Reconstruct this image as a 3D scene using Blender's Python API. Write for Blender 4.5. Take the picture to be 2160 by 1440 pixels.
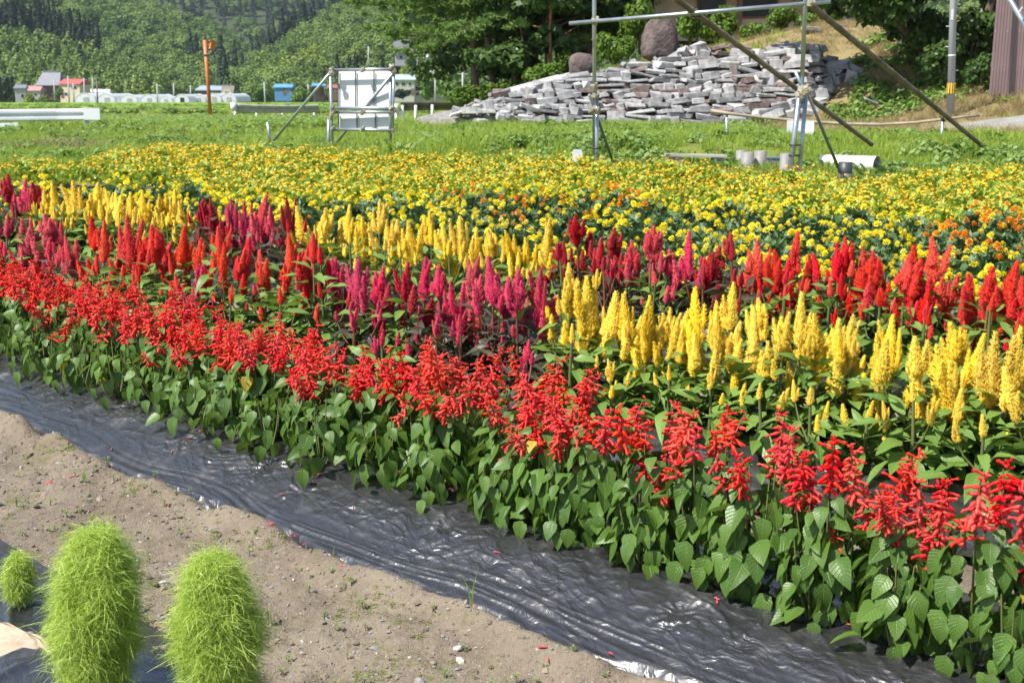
import bpy, bmesh, math, random
import numpy as np
from mathutils import Vector, Matrix, Euler

random.seed(7)
RNG = np.random.default_rng(7)
S = bpy.context.scene
for _o in list(bpy.data.objects):
    bpy.data.objects.remove(_o)
C = S.collection

# ------------------------------------------------------------------ camera, sky, sun, exposure
FOC = 2544.0                      # focal length in photograph pixels (2160 wide)
PITCH = math.atan(523 / FOC)
EYE = 1.5
cam = bpy.data.cameras.new('camera')
cam.sensor_width = 36.0
cam.lens = FOC / 2160 * 36.0
cam.clip_start = 0.05
cam.clip_end = 6000
cam.dof.use_dof = True
cam.dof.focus_distance = 4.3
cam.dof.aperture_fstop = 9.0
camo = bpy.data.objects.new('camera', cam)
camo.location = (0, 0, EYE)
camo.rotation_euler = (math.pi / 2 - PITCH, 0, 0)
C.objects.link(camo)
S.camera = camo

SUNV = Vector((-0.80, -0.50, 1.36)).normalized()
W = bpy.data.worlds.new('World')
S.world = W
W.use_nodes = True
wn = W.node_tree
bg = wn.nodes['Background']
sky = wn.nodes.new('ShaderNodeTexSky')
sky.sky_type = 'NISHITA'
sky.sun_disc = False
sky.sun_elevation = math.asin(SUNV.z)
sky.sun_rotation = math.atan2(SUNV.x, SUNV.y)
wn.links.new(sky.outputs[0], bg.inputs[0])
bg.inputs[1].default_value = 0.11
sl = bpy.data.lights.new('sun', 'SUN')
sl.energy = 4.8
sl.angle = math.radians(0.53)
sl.color = (1.0, 0.955, 0.88)
so = bpy.data.objects.new('sun', sl)
so.rotation_euler = SUNV.to_track_quat('Z', 'Y').to_euler()
so.location = (-20, -10, 40)
C.objects.link(so)
S.view_settings.view_transform = 'Standard'
S.view_settings.look = 'None'
S.view_settings.exposure = 0.72
S.view_settings.gamma = 1.0
S.view_settings.use_curve_mapping = False
S.cycles.max_bounces = 7
S.cycles.diffuse_bounces = 3
S.cycles.glossy_bounces = 3
S.cycles.transmission_bounces = 4
S.cycles.transparent_max_bounces = 6
S.cycles.caustics_reflective = False
S.cycles.caustics_refractive = False

# ------------------------------------------------------------------ small maths
CP, SP = math.cos(PITCH), math.sin(PITCH)

def ss(a, b, x):
    t = np.clip((np.asarray(x, float) - a) / (b - a), 0, 1)
    return t * t * (3 - 2 * t)

def ray(px, py):
    x = (px - 1080) / FOC
    v = -(py - 720) / FOC
    return np.array([x, CP + v * SP, -SP + v * CP])

def P(px, py, d):
    """photograph pixel -> point at depth d (world y)"""
    r = ray(px, py)
    r = r * (d / r[1])
    return Vector((r[0], r[1], r[2] + EYE))

def pix(x, y, z):
    zz = np.asarray(z, float) - EYE
    dep = y * CP - zz * SP
    up = y * SP + zz * CP
    return 1080 + FOC * np.asarray(x) / dep, 720 - FOC * up / dep

_GY = [-50, 3, 15, 25, 34, 45, 100, 380, 700, 3000]
_GZ = [0, 0, .55, .53, .5, .3, -.2, -1.8, -2.5, -3]
_BX = [860, 960, 1040, 1200, 1400, 1500, 1700, 1900, 2160, 3200]
_BZ = [.0, .75, 1.3, 1.95, 2.8, 3.1, 3.85, 4.02, 4.1, 4.2]
_FX = [860, 1640, 1800, 2000, 2160, 3200]
_FZ = [37, 36.3, 33, 29.5, 28, 26]

def gz(x, y):
    """height of the bare terrain"""
    x = np.asarray(x, float); y = np.asarray(y, float)
    b = np.interp(y, _GY, _GZ)
    side = ss(-2.4, -0.6, x)
    b = b + .24 * ss(15.4, 17.2, y) * side * (1 - ss(18, 27, y) * .85)
    pxa = 1080 + FOC * x / np.maximum(y, 8)
    zc = np.interp(pxa, _BX, _BZ)
    foot = np.interp(pxa, _FX, _FZ)
    t = np.clip((y - foot) / (44 - foot), 0, 1)
    t = .6 * t + .4 * t * t * (3 - 2 * t)
    on = ss(860, 960, pxa)
    t = t * np.where(y > 20, 1, 0) * on
    far = ss(120, 260, y)
    return b * (1 - t) + t * (zc * (1 - far) + b * far)

def on(px, py, h=0.0):
    """point of the ground (lifted by h) seen at a pixel"""
    r = ray(px, py)
    t = 3.0
    for _ in range(60):
        z = float(gz(t * r[0], t * r[1])) + h
        t = .5 * t + .5 * (z - EYE) / r[2]
    return Vector((t * r[0], t * r[1], z - h))

RU = (-.75, .66); RV = (.66, .75)        # along / across the flower rows

def uv2xy(u, v):
    det = RU[0] * RV[1] - RU[1] * RV[0]
    x = (u * RV[1] - v * RU[1]) / det
    y = (RU[0] * v - RV[0] * u) / det
    return x, y

_T = RNG.random((64, 256, 256)).astype(np.float32)

def vn(x, y, s=0):
    """value noise -1..1"""
    x = np.asarray(x, float); y = np.asarray(y, float)
    xi = np.floor(x).astype(int); yi = np.floor(y).astype(int)
    fx = x - xi; fy = y - yi
    fx = fx * fx * fx * (fx * (fx * 6 - 15) + 10); fy = fy * fy * fy * (fy * (fy * 6 - 15) + 10)
    T = _T[s % 64]
    a = T[xi & 255, yi & 255]; b = T[(xi + 1) & 255, yi & 255]
    c = T[xi & 255, (yi + 1) & 255]; d = T[(xi + 1) & 255, (yi + 1) & 255]
    return (a + (b - a) * fx + (c - a) * fy + (a - b - c + d) * fx * fy) * 2 - 1

def fbm(x, y, s=0, o=4):
    r = 0; a = 1; t = 0
    for i in range(o):
        r = r + a * vn(x * 2 ** i, y * 2 ** i, s + i); t += a; a *= .5
    return r / t

# ------------------------------------------------------------------ meshes and objects
def mesh_np(name, V, F, mats=(), uv=None, smooth=False, mi=None):
    """one mesh from numpy arrays; every face has the same number of corners"""
    V = np.asarray(V, np.float32); F = np.asarray(F, np.int32)
    me = bpy.data.meshes.new(name)
    k = F.shape[1]
    me.vertices.add(len(V)); me.vertices.foreach_set('co', V.ravel())
    me.loops.add(F.size); me.loops.foreach_set('vertex_index', F.ravel())
    me.polygons.add(len(F))
    me.polygons.foreach_set('loop_start', np.arange(0, F.size, k, dtype=np.int32))
    if mi is not None:
        me.polygons.foreach_set('material_index', np.asarray(mi, np.int32))
    if smooth:
        me.polygons.foreach_set('use_smooth', np.ones(len(F), bool))
    if uv is not None:
        l = me.uv_layers.new(name='UVMap')
        l.data.foreach_set('uv', np.asarray(uv, np.float32)[F.ravel()].ravel())
    for m in mats:
        me.materials.append(m)
    me.update(calc_edges=True)
    return me

class MB:
    """collects boxes, tubes and sheets into one mesh"""
    def __init__(s):
        s.v = []; s.f = []; s.m = []; s.sm = []
    def add(s, vs, fs, mi=0, smooth=False):
        b = len(s.v)
        s.v += [tuple(v) for v in vs]
        s.f += [tuple(b + i for i in f) for f in fs]
        s.m += [mi] * len(fs); s.sm += [smooth] * len(fs)
    def box(s, c, d, M=None, mi=0):
        vs = []
        for z in (-.5, .5):
            for y in (-.5, .5):
                for x in (-.5, .5):
                    p = Vector((x * d[0], y * d[1], z * d[2]))
                    if M is not None:
                        p = M @ p
                    vs.append(p + Vector(c))
        s.add(vs, [(0, 2, 3, 1), (4, 5, 7, 6), (0, 1, 5, 4), (2, 6, 7, 3), (0, 4, 6, 2), (1, 3, 7, 5)], mi)
    def tube(s, pts, r, n=8, mi=0, caps=True, smooth=True):
        pts = [Vector(p) for p in pts]
        if not hasattr(r, '__len__'):
            r = [r] * len(pts)
        vs = []; fs = []
        up = None
        for i, p in enumerate(pts):
            t = (pts[min(i + 1, len(pts) - 1)] - pts[max(i - 1, 0)]).normalized()
            if up is None:
                up = t.orthogonal().normalized()
            up = (up - t * up.dot(t)).normalized()
            b = t.cross(up)
            for k in range(n):
                a = 2 * math.pi * k / n
                vs.append(p + (up * math.cos(a) + b * math.sin(a)) * r[i])
        for i in range(len(pts) - 1):
            for k in range(n):
                fs.append((i * n + k, i * n + (k + 1) % n, (i + 1) * n + (k + 1) % n, (i + 1) * n + k))
        s.add(vs, fs, mi, smooth)
        if caps:
            b = len(s.v) - len(vs)
            s.f += [tuple(b + k for k in reversed(range(n))), tuple(b + (len(pts) - 1) * n + k for k in range(n))]
            s.m += [mi] * 2; s.sm += [False] * 2
    def mesh(s, name, mats=()):
        me = bpy.data.meshes.new(name)
        me.from_pydata([tuple(v) for v in s.v], [], s.f)
        me.polygons.foreach_set('material_index', s.m)
        me.polygons.foreach_set('use_smooth', s.sm)
        for m in mats:
            me.materials.append(m)
        me.update()
        return me

def ob(name, me=None, parent=None, M=None, label=None, cat=None, group=None, kind=None, mat=None):
    o = bpy.data.objects.new(name, me)
    C.objects.link(o)
    if parent is not None:
        o.parent = parent
    if M is not None:
        if isinstance(M, Matrix):
            o.matrix_basis = M
        else:
            o.location = M
    if label: o['label'] = label
    if cat: o['category'] = cat
    if group: o['group'] = group
    if kind: o['kind'] = kind
    if mat is not None:
        o.material_slots[0].link = 'OBJECT'
        o.material_slots[0].material = mat
    return o

def frame(pos, d, nrm, sc=1.0, roll=0.0):
    """matrix whose Y runs along d and whose Z is nearest nrm"""
    y = Vector(d).normalized()
    z = Vector(nrm); z = z - y * z.dot(y)
    if z.length < 1e-5:
        z = y.orthogonal()
    z.normalize()
    x = y.cross(z)
    m = Matrix((x, y, z)).transposed()
    if roll:
        m = m @ Matrix.Rotation(roll, 3, 'Y')
    m = (m * sc).to_4x4() if not hasattr(sc, '__len__') else (m @ Matrix.Diagonal(Vector(sc))).to_4x4()
    m.translation = Vector(pos)
    return m

# ------------------------------------------------------------------ materials
def nodes(m):
    m.use_nodes = True
    nt = m.node_tree
    for n in list(nt.nodes):
        nt.nodes.remove(n)
    return nt, nt.nodes, nt.links

def c4(c):
    return (c[0], c[1], c[2], 1)

def mixc(N, L, fac, a, b, mode='MIX'):
    n = N.new('ShaderNodeMix'); n.data_type = 'RGBA'; n.blend_type = mode
    for sock, v in ((n.inputs[0], fac), (n.inputs[6], a), (n.inputs[7], b)):
        if hasattr(v, 'links'):
            L.new(v, sock)
        elif sock == n.inputs[0]:
            sock.default_value = v
        else:
            sock.default_value = c4(v)
    return n.outputs[2]

def math_(N, L, op, a, b=None, c=None, clamp=False):
    n = N.new('ShaderNodeMath'); n.operation = op; n.use_clamp = clamp
    for i, v in enumerate((a, b, c)):
        if v is None:
            continue
        if hasattr(v, 'links'):
            L.new(v, n.inputs[i])
        else:
            n.inputs[i].default_value = v
    return n.outputs[0]

def noise(N, L, vec, scale, detail=4, rough=.55, dim=None):
    n = N.new('ShaderNodeTexNoise')
    n.inputs['Scale'].default_value = scale
    n.inputs['Detail'].default_value = detail
    n.inputs['Roughness'].default_value = rough
    if vec is not None:
        L.new(vec, n.inputs['Vector'])
    return n.outputs['Fac']

def ramp(N, L, fac, lo, hi):
    n = N.new('ShaderNodeMapRange'); n.interpolation_type = 'SMOOTHSTEP'
    L.new(fac, n.inputs[0])
    n.inputs[1].default_value = lo; n.inputs[2].default_value = hi
    return n.outputs[0]

def mat(name, col, col2=None, ns=4.0, lohi=(.35, .65), rough=.6, metal=0.0, spec=.5, bump=0.0, bs=30.0, bd=.01,
        rnd=None, rcol=None, ramt=1.0, transl=0.0, coords='Object', stretch=None, stain=None, stain_s=3.0, stain_t=(.55, .75)):
    m = bpy.data.materials.new(name)
    nt, N, L = nodes(m)
    out = N.new('ShaderNodeOutputMaterial')
    pb = N.new('ShaderNodeBsdfPrincipled')
    if coords == 'World':
        vec = N.new('ShaderNodeNewGeometry').outputs['Position']
    else:
        vec = N.new('ShaderNodeTexCoord').outputs[coords]
    if stretch:
        mp = N.new('ShaderNodeMapping'); mp.inputs['Scale'].default_value = stretch
        L.new(vec, mp.inputs['Vector']); vec = mp.outputs[0]
    base = None
    if col2 is not None:
        base = mixc(N, L, ramp(N, L, noise(N, L, vec, ns), *lohi), col, col2)
    if rnd:
        r = N.new('ShaderNodeObjectInfo').outputs['Random'] if rnd == 'obj' else N.new('ShaderNodeNewGeometry').outputs['Random Per Island']
        f = math_(N, L, 'MULTIPLY', r, ramt)
        base = mixc(N, L, f, base if base is not None else col, rcol)
    if stain:
        base = mixc(N, L, ramp(N, L, noise(N, L, vec, stain_s, 6, .6), *stain_t), base if base is not None else col, stain)
    if base is None:
        pb.inputs['Base Color'].default_value = c4(col)
    else:
        L.new(base, pb.inputs['Base Color'])
    pb.inputs['Roughness'].default_value = rough
    pb.inputs['Metallic'].default_value = metal
    pb.inputs['Specular IOR Level'].default_value = spec
    if bump:
        b = N.new('ShaderNodeBump'); b.inputs['Strength'].default_value = bump; b.inputs['Distance'].default_value = bd
        L.new(noise(N, L, vec, bs, 5, .6), b.inputs['Height'])
        L.new(b.outputs[0], pb.inputs['Normal'])
    sh = pb.outputs[0]
    if transl:
        tr = N.new('ShaderNodeBsdfTranslucent')
        if base is None:
            tr.inputs[0].default_value = c4(col)
        else:
            L.new(base, tr.inputs[0])
        mx = N.new('ShaderNodeMixShader'); mx.inputs[0].default_value = transl
        L.new(sh, mx.inputs[1]); L.new(tr.outputs[0], mx.inputs[2]); sh = mx.outputs[0]
    L.new(sh, out.inputs[0])
    return m

def leaf_mat(name, col, col2, veincol, rough=.42, transl=.28, nveins=8, rnd='obj', spot=None):
    """a single broad leaf with midrib and side veins drawn from its UV"""
    m = bpy.data.materials.new(name)
    nt, N, L = nodes(m)
    out = N.new('ShaderNodeOutputMaterial'); pb = N.new('ShaderNodeBsdfPrincipled')
    uvn = N.new('ShaderNodeUVMap')
    sx = N.new('ShaderNodeSeparateXYZ'); L.new(uvn.outputs[0], sx.inputs[0])
    a = math_(N, L, 'ABSOLUTE', math_(N, L, 'MULTIPLY_ADD', sx.outputs[0], 2.0, -1.0))
    mid = math_(N, L, 'SUBTRACT', 1.0, ramp(N, L, a, .0, .09))
    s = math_(N, L, 'MULTIPLY_ADD', a, -2.0, math_(N, L, 'MULTIPLY', sx.outputs[1], float(nveins)))
    fr = math_(N, L, 'FRACT', s)
    tri = math_(N, L, 'ABSOLUTE', math_(N, L, 'SUBTRACT', fr, .5))
    side = math_(N, L, 'SUBTRACT', 1.0, ramp(N, L, tri, .0, .16))
    vein = math_(N, L, 'MAXIMUM', mid, math_(N, L, 'MULTIPLY', side, .55))
    r = N.new('ShaderNodeObjectInfo').outputs['Random'] if rnd == 'obj' else N.new('ShaderNodeNewGeometry').outputs['Random Per Island']
    base = mixc(N, L, r, col, col2)
    tc = N.new('ShaderNodeTexCoord')
    nz = noise(N, L, tc.outputs['Object'], 25, 3)
    base = mixc(N, L, math_(N, L, 'MULTIPLY', ramp(N, L, nz, .35, .7), .5), base, col2)
    if spot is not None:
        r2 = math_(N, L, 'FRACT', math_(N, L, 'MULTIPLY', r, 37.0))
        base = mixc(N, L, math_(N, L, 'GREATER_THAN', r2, .992), base, spot)
    base = mixc(N, L, math_(N, L, 'MULTIPLY', vein, .5), base, veincol)
    L.new(base, pb.inputs['Base Color'])
    pb.inputs['Roughness'].default_value = rough
    pb.inputs['Specular IOR Level'].default_value = .45
    b = N.new('ShaderNodeBump'); b.inputs['Strength'].default_value = .55; b.inputs['Distance'].default_value = .003; b.invert = True
    L.new(math_(N, L, 'MULTIPLY_ADD', nz, .35, vein), b.inputs['Height']); L.new(b.outputs[0], pb.inputs['Normal'])
    tr = N.new('ShaderNodeBsdfTranslucent')
    L.new(mixc(N, L, .35, base, (.30, .42, .04)), tr.inputs[0])
    mx = N.new('ShaderNodeMixShader'); mx.inputs[0].default_value = transl
    L.new(pb.outputs[0], mx.inputs[1]); L.new(tr.outputs[0], mx.inputs[2]); L.new(mx.outputs[0], out.inputs[0])
    return m

M_SALV = leaf_mat('salvia_leaf', (.052, .122, .020), (.115, .212, .032), (.19, .295, .07), rough=.36, spot=(.5, .38, .04))
M_CELG = leaf_mat('celosia_leaf', (.10, .20, .030), (.19, .31, .055), (.28, .39, .14), nveins=10)
M_CELP = leaf_mat('celosia_purple_leaf', (.035, .030, .026), (.07, .075, .035), (.12, .07, .06), nveins=10, transl=.15)
M_STEM = mat('green_stem', (.10, .16, .04), (.16, .15, .06), ns=20, rough=.5)
M_SSTEM = mat('red_stem', (.25, .03, .03), (.12, .10, .04), ns=20, rough=.5)
def petal(name, c, c2, transl=.22, rough=.5):
    m = mat(name, c, c, rnd='isl', rcol=c2, ramt=1.0, rough=rough, transl=transl, spec=.3)
    nt = m.node_tree; N = nt.nodes; L = nt.links          # each plume or flower head a little fresher or more faded than the next
    for n in [q for q in N if q.type in ('BSDF_PRINCIPLED', 'BSDF_TRANSLUCENT')]:
        src = n.inputs[0].links[0].from_socket if n.inputs[0].links else None
        if src is None: continue
        r = N.new('ShaderNodeObjectInfo').outputs['Random']; h = N.new('ShaderNodeHueSaturation')
        L.new(math_(N, L, 'MULTIPLY_ADD', r, .010, .495), h.inputs['Hue']); L.new(math_(N, L, 'MULTIPLY_ADD', math_(N, L, 'FRACT', math_(N, L, 'MULTIPLY', r, 17.3)), .28, .86), h.inputs['Value'])
        L.new(math_(N, L, 'MULTIPLY_ADD', math_(N, L, 'FRACT', math_(N, L, 'MULTIPLY', r, 7.7)), .08, .95), h.inputs['Saturation'])
        L.new(src, h.inputs['Color']); L.new(h.outputs[0], n.inputs[0])
    return m
M_SRED = petal('salvia_red', (.74, .018, .014), (.93, .075, .045), .28, .42)
PL = {
    'yellow': petal('plume_yellow', (.84, .54, .025), (.94, .72, .075), .22),
    'red': petal('plume_red', (.60, .008, .010), (.84, .026, .020), .25),
    'orange': petal('plume_orange_red', (.68, .022, .014), (.88, .085, .035), .25),
    'crimson': petal('plume_crimson', (.30, .004, .012), (.55, .014, .032), .18),
    'magenta': petal('plume_magenta', (.44, .012, .052), (.74, .05, .135), .22),
    'rose': petal('plume_rose', (.52, .03, .06), (.78, .10, .13), .2),
}
M_MGY = petal('marigold_yellow', (.88, .70, .015), (.95, .84, .05), .18)
M_MGO = petal('marigold_orange', (.75, .25, .01), (.90, .42, .03), .15)
M_MGL = mat('marigold_leaf', (.062, .125, .042), None, rnd='isl', rcol=(.155, .245, .085), rough=.5, transl=.2)
M_ZNP = petal('zinnia_petal', (.92, .47, .010), (.95, .66, .03), .25)
M_ZNC = mat('zinnia_eye', (.32, .13, .01), rough=.7)
M_ZNL = mat('zinnia_leaf', (.22, .33, .03), None, rnd='isl', rcol=(.46, .57, .085), rough=.5, transl=.3)
M_KOC = mat('kochia_leaf', (.32, .48, .055), None, rnd='isl', rcol=(.62, .74, .17), rough=.45, transl=.4)
M_KST = mat('kochia_stem', (.22, .05, .04), (.20, .20, .06), ns=30, rough=.6)

# ------------------------------------------------------------------ ground
def row1v(u): return np.interp(u, [0, 1, 3, 4, 5, 6.4, 9], [4.45, 4.35, 4.12, 3.97, 3.78, 3.48, 3.0])
def row2v(u): return np.interp(u, [0, 2, 4, 5.5, 6.3, 7.5, 8.7, 12], [5.6, 5.52, 5.32, 5.08, 4.9, 4.68, 4.42, 3.7])
def vedge(u): return 2.335 + .05 * vn(u * .9, 3.1, 3) + .025 * vn(u * 3.1, 1.7, 4) + .085 * (1 - ss(1.1, 2.6, u))

def bed(x, y):
    x = np.asarray(x, float); y = np.asarray(y, float)
    u = x * RU[0] + y * RU[1]; v = x * RV[0] + y * RV[1]
    h = .11 * ss(2.33, 2.75, v) * (1 - ss(3.1, 3.42, v))
    for rv in (row1v(u), row2v(u)):
        d = np.abs(v - rv); h = h + .09 * (1 - ss(.2, .55, d))
    k = np.abs(v - (1.33 + .1 * (u - 2.4) * .2)); h = h + .05 * (1 - ss(.2, .42, k)) * (v < 2)
    return h * (1 - ss(11, 13, y))

def film1_zone(u, v): return ss(-.02, .05, v - vedge(u)) * (1 - ss(3.36, 3.42, v))

M_SOIL = None
def soil_material():
    m = bpy.data.materials.new('sandy_soil'); nt, N, L = nodes(m)
    out = N.new('ShaderNodeOutputMaterial'); pb = N.new('ShaderNodeBsdfPrincipled')
    vec = N.new('ShaderNodeNewGeometry').outputs['Position']
    c = mixc(N, L, ramp(N, L, noise(N, L, vec, 3.2, 5, .6), .35, .65), (.205, .163, .120), (.312, .258, .192))
    c = mixc(N, L, math_(N, L, 'MULTIPLY', ramp(N, L, noise(N, L, vec, 90, 4, .7), .48, .72), .55), c, (.40, .345, .27))
    c = mixc(N, L, math_(N, L, 'MULTIPLY', ramp(N, L, noise(N, L, vec, 45, 3, .6), .55, .72), .6), c, (.085, .064, .045))
    f = math_(N, L, 'MULTIPLY', ramp(N, L, noise(N, L, vec, 4.5, 4, .6), .56, .66), ramp(N, L, noise(N, L, vec, 38, 4, .65), .47, .6))
    c = mixc(N, L, math_(N, L, 'MULTIPLY', f, .75), c, (.14, .17, .03))
    c = mixc(N, L, math_(N, L, 'MULTIPLY', ramp(N, L, noise(N, L, vec, 1.6, 5, .65), .5, .68), .45), c, (.12, .092, .066))
    c = mixc(N, L, math_(N, L, 'MULTIPLY', ramp(N, L, noise(N, L, vec, 7, 4, .6), .54, .66), .22), c, (.19, .19, .07))
    L.new(c, pb.inputs['Base Color']); pb.inputs['Roughness'].default_value = .95; pb.inputs['Specular IOR Level'].default_value = .1
    b = N.new('ShaderNodeBump'); b.inputs['Strength'].default_value = 1.0; b.inputs['Distance'].default_value = .012
    h = math_(N, L, 'ADD', noise(N, L, vec, 60, 6, .7), math_(N, L, 'MULTIPLY', noise(N, L, vec, 220, 3, .6), .5))
    L.new(h, b.inputs['Height']); L.new(b.outputs[0], pb.inputs['Normal']); L.new(pb.outputs[0], out.inputs[0])
    return m
M_SOIL = soil_material()

def grid_mesh(name, X, Y, zf, mats, smooth=True):
    gx, gy = np.meshgrid(X, Y, indexing='ij')
    Z = zf(gx, gy)
    V = np.stack([gx, gy, Z], -1).reshape(-1, 3)
    nx, ny = len(X), len(Y)
    i, j = np.meshgrid(np.arange(nx - 1), np.arange(ny - 1), indexing='ij')
    a = (i * ny + j).ravel()
    F = np.stack([a, a + ny, a + ny + 1, a + 1], -1)
    return mesh_np(name, V, F, mats, smooth=smooth)

def soil_z(x, y):
    u = x * RU[0] + y * RU[1]; v = x * RV[0] + y * RV[1]
    near = (1 - ss(5.5, 7.5, y))
    z = gz(x, y) + bed(x, y)
    z = z + .020 * fbm(x * 3, y * 3, 10, 3) * near + .015 * fbm(x * 13, y * 13, 14, 4) * near
    z = z + .007 * np.maximum(0, vn(x * 33, y * 33, 18) - .15) * near
    d = v - vedge(u)
    z = z + .040 * np.exp(-((d + .038) / .05) ** 2) * (1 + .8 * vn(u * 6, v * 3, 20))
    return z - .035 * film1_zone(u, v) - .03 * (v > 3.4)
Xs = np.concatenate([np.linspace(-9, -3.05, 40), np.linspace(-3, 1.4, 360), np.linspace(1.45, 9, 50)])
Ys = np.concatenate([np.linspace(-1, 1.45, 16), np.linspace(1.5, 5.7, 340), np.linspace(5.75, 14.6, 70)])
ob('soil_plot', grid_mesh('soil_plot', Xs, Ys, soil_z, [M_SOIL]), kind='structure')

def field_material():
    m = bpy.data.materials.new('grassy_ground'); nt, N, L = nodes(m)
    out = N.new('ShaderNodeOutputMaterial'); pb = N.new('ShaderNodeBsdfPrincipled')
    pos = N.new('ShaderNodeNewGeometry').outputs['Position']
    c = mixc(N, L, ramp(N, L, noise(N, L, pos, .9, 5, .6), .35, .65), (.13, .17, .035), (.22, .25, .06))
    c = mixc(N, L, ramp(N, L, noise(N, L, pos, .45, 5, .65), .55, .68), c, (.30, .235, .14))
    sp = N.new('ShaderNodeSeparateXYZ'); L.new(pos, sp.inputs[0])
    dry = math_(N, L, 'MULTIPLY', ramp(N, L, sp.outputs[0], 5.5, 9.0), ramp(N, L, sp.outputs[1], 25, 27.5))
    c = mixc(N, L, math_(N, L, 'MULTIPLY', dry, .8), c, (.30, .225, .12))
    L.new(c, pb.inputs['Base Color']); pb.inputs['Roughness'].default_value = .9; pb.inputs['Specular IOR Level'].default_value = .1
    b = N.new('ShaderNodeBump'); b.inputs['Strength'].default_value = .8; b.inputs['Distance'].default_value = .08
    L.new(noise(N, L, pos, 9, 5, .7), b.inputs['Height']); L.new(b.outputs[0], pb.inputs['Normal']); L.new(pb.outputs[0], out.inputs[0])
    return m
M_FIELD = field_material()
Xg = np.concatenate([-np.geomspace(3000, 24, 40), np.linspace(-23, 30, 130), np.geomspace(31, 3000, 40)])
Yg = np.concatenate([[-60, -20, -5, 2, 8], np.linspace(12, 50, 120), np.geomspace(50.5, 3000, 70)])
def ground_z(x, y):
    z = gz(x, y) - .06 * (1 - ss(13.4, 14.6, y)) - .15 * (1 - ss(6, 11, y))
    return z + .05 * fbm(x * .7, y * .7, 22, 3) * ss(14, 16, y) * (1 - ss(45, 80, y))
ob('ground', grid_mesh('ground', Xg, Yg, ground_z, [M_FIELD]), kind='structure')

# rice paddies on the valley floor, terraced in long strips with low banks between
def paddy_material():
    m = bpy.data.materials.new('rice_paddy'); nt, N, L = nodes(m)
    out = N.new('ShaderNodeOutputMaterial'); pb = N.new('ShaderNodeBsdfPrincipled')
    pos = N.new('ShaderNodeNewGeometry').outputs['Position']
    mp = N.new('ShaderNodeMapping'); mp.inputs['Scale'].default_value = (.12, .045, 1); L.new(pos, mp.inputs[0])
    c = mixc(N, L, ramp(N, L, noise(N, L, mp.outputs[0], 1.0, 3, .5), .38, .62), (.16, .29, .03), (.28, .42, .05))
    c = mixc(N, L, math_(N, L, 'MULTIPLY', ramp(N, L, noise(N, L, pos, .8, 5, .75), .42, .62), .7), c, (.08, .15, .02))
    L.new(c, pb.inputs['Base Color']); pb.inputs['Roughness'].default_value = .8; pb.inputs['Specular IOR Level'].default_value = .15
    b = N.new('ShaderNodeBump'); b.inputs['Strength'].default_value = .7; b.inputs['Distance'].default_value = .2
    L.new(noise(N, L, pos, 3.5, 4, .7), b.inputs['Height']); L.new(b.outputs[0], pb.inputs['Normal']); L.new(pb.outputs[0], out.inputs[0])
    return m
M_PADDY = paddy_material()
M_VERGE = mat('paddy_bank', (.10, .15, .02), (.22, .22, .06), ns=1.5, rough=.9, coords='World', bump=.8, bs=6, bd=.1)
ys = [78, 96, 118, 146, 182, 228, 290, 372]
for i in range(len(ys) - 1):
    y0, y1 = ys[i] + .6, ys[i + 1] - .6
    xr = np.linspace(-150 - i * 30, 12 - i * 3.0, 40)
    zf = lambda x, y, i=i: np.full_like(x, 0) + float(gz(-60, .5 * (ys[i] + ys[i + 1]))) + .32 + .06 * fbm(x * .3, y * .3, i, 2)
    ob('rice_paddy', grid_mesh('rice_paddy', xr, np.linspace(y0, y1, 14), zf, [M_PADDY]), kind='structure')
    b = MB()
    zb = float(gz(-60, ys[i]))
    for k in range(40):
        xa = -150 - i * 30 + k * (162 + i * 27) / 40; xb = xa + (162 + i * 27) / 40 + .02
        hh = .42 + .12 * float(vn(k * .7, i * 3.3, 5))
        b.add([(xa, ys[i] - 1.0, zb - .2), (xb, ys[i] - 1.0, zb - .2), (xb, ys[i] - .35, zb + hh), (xa, ys[i] - .35, zb + hh), (xb, ys[i] + .6, zb + hh), (xa, ys[i] + .6, zb + hh)],
              [(0, 1, 2, 3), (3, 2, 4, 5)], 0, True)
    ob('paddy_bank', b.mesh('paddy_bank', [M_VERGE]), kind='structure')

# farm road, grey, running behind the grass and past the foot of the slope
M_ROAD = mat('road_gravel', (.23, .225, .21), (.31, .30, .28), ns=2.5, rough=.9, coords='World', bump=.5, bs=40, bd=.02)
def ribbon(name, left, right, m, lift=.02, n=24, kind='structure', sub=4):
    V = []; F = []
    for i in range(len(left)):
        for k in range(sub + 1):
            t = k / sub
            x = left[i][0] * (1 - t) + right[i][0] * t; y = left[i][1] * (1 - t) + right[i][1] * t
            V.append((x, y, float(ground_z(np.array(x), np.array(y))) + lift))
    for i in range(len(left) - 1):
        for k in range(sub):
            a = i * (sub + 1) + k
            F.append((a, a + 1, a + sub + 2, a + sub + 1))
    return ob(name, mesh_np(name, V, F, [m], smooth=True), kind=kind)
ts = np.linspace(0, 1, 60)
cx = np.interp(ts, [0, .35, .6, .8, 1], [-14.5, -7.0, -2, 9, 34]); cy = np.interp(ts, [0, .35, .6, .8, 1], [58, 57, 46, 30.2, 24.5])
ribbon('farm_road', [(a, b - .9) for a, b in zip(cx, cy)], [(a, b + .9) for a, b in zip(cx, cy)], M_ROAD, .05)
gp = [(905, 243, 40), (960, 226, 42), (1030, 222, 41), (1075, 250, 37.5), (1000, 256, 37.2)]
M_GRAV = mat('grey_gravel', (.20, .18, .16), (.33, .31, .29), ns=6, rough=.95, coords='World', bump=1, bs=30, bd=.04)
V = []
for px, py, d in [(880, 248, 41), (930, 236, 41), (985, 226, 41), (1050, 207, 40.4), (1075, 222, 38.8), (1060, 245, 37.2), (1000, 250, 37.4), (930, 252, 38.5)]:
    p = P(px, py, d); V.append((p.x, p.y, p.z))
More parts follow.
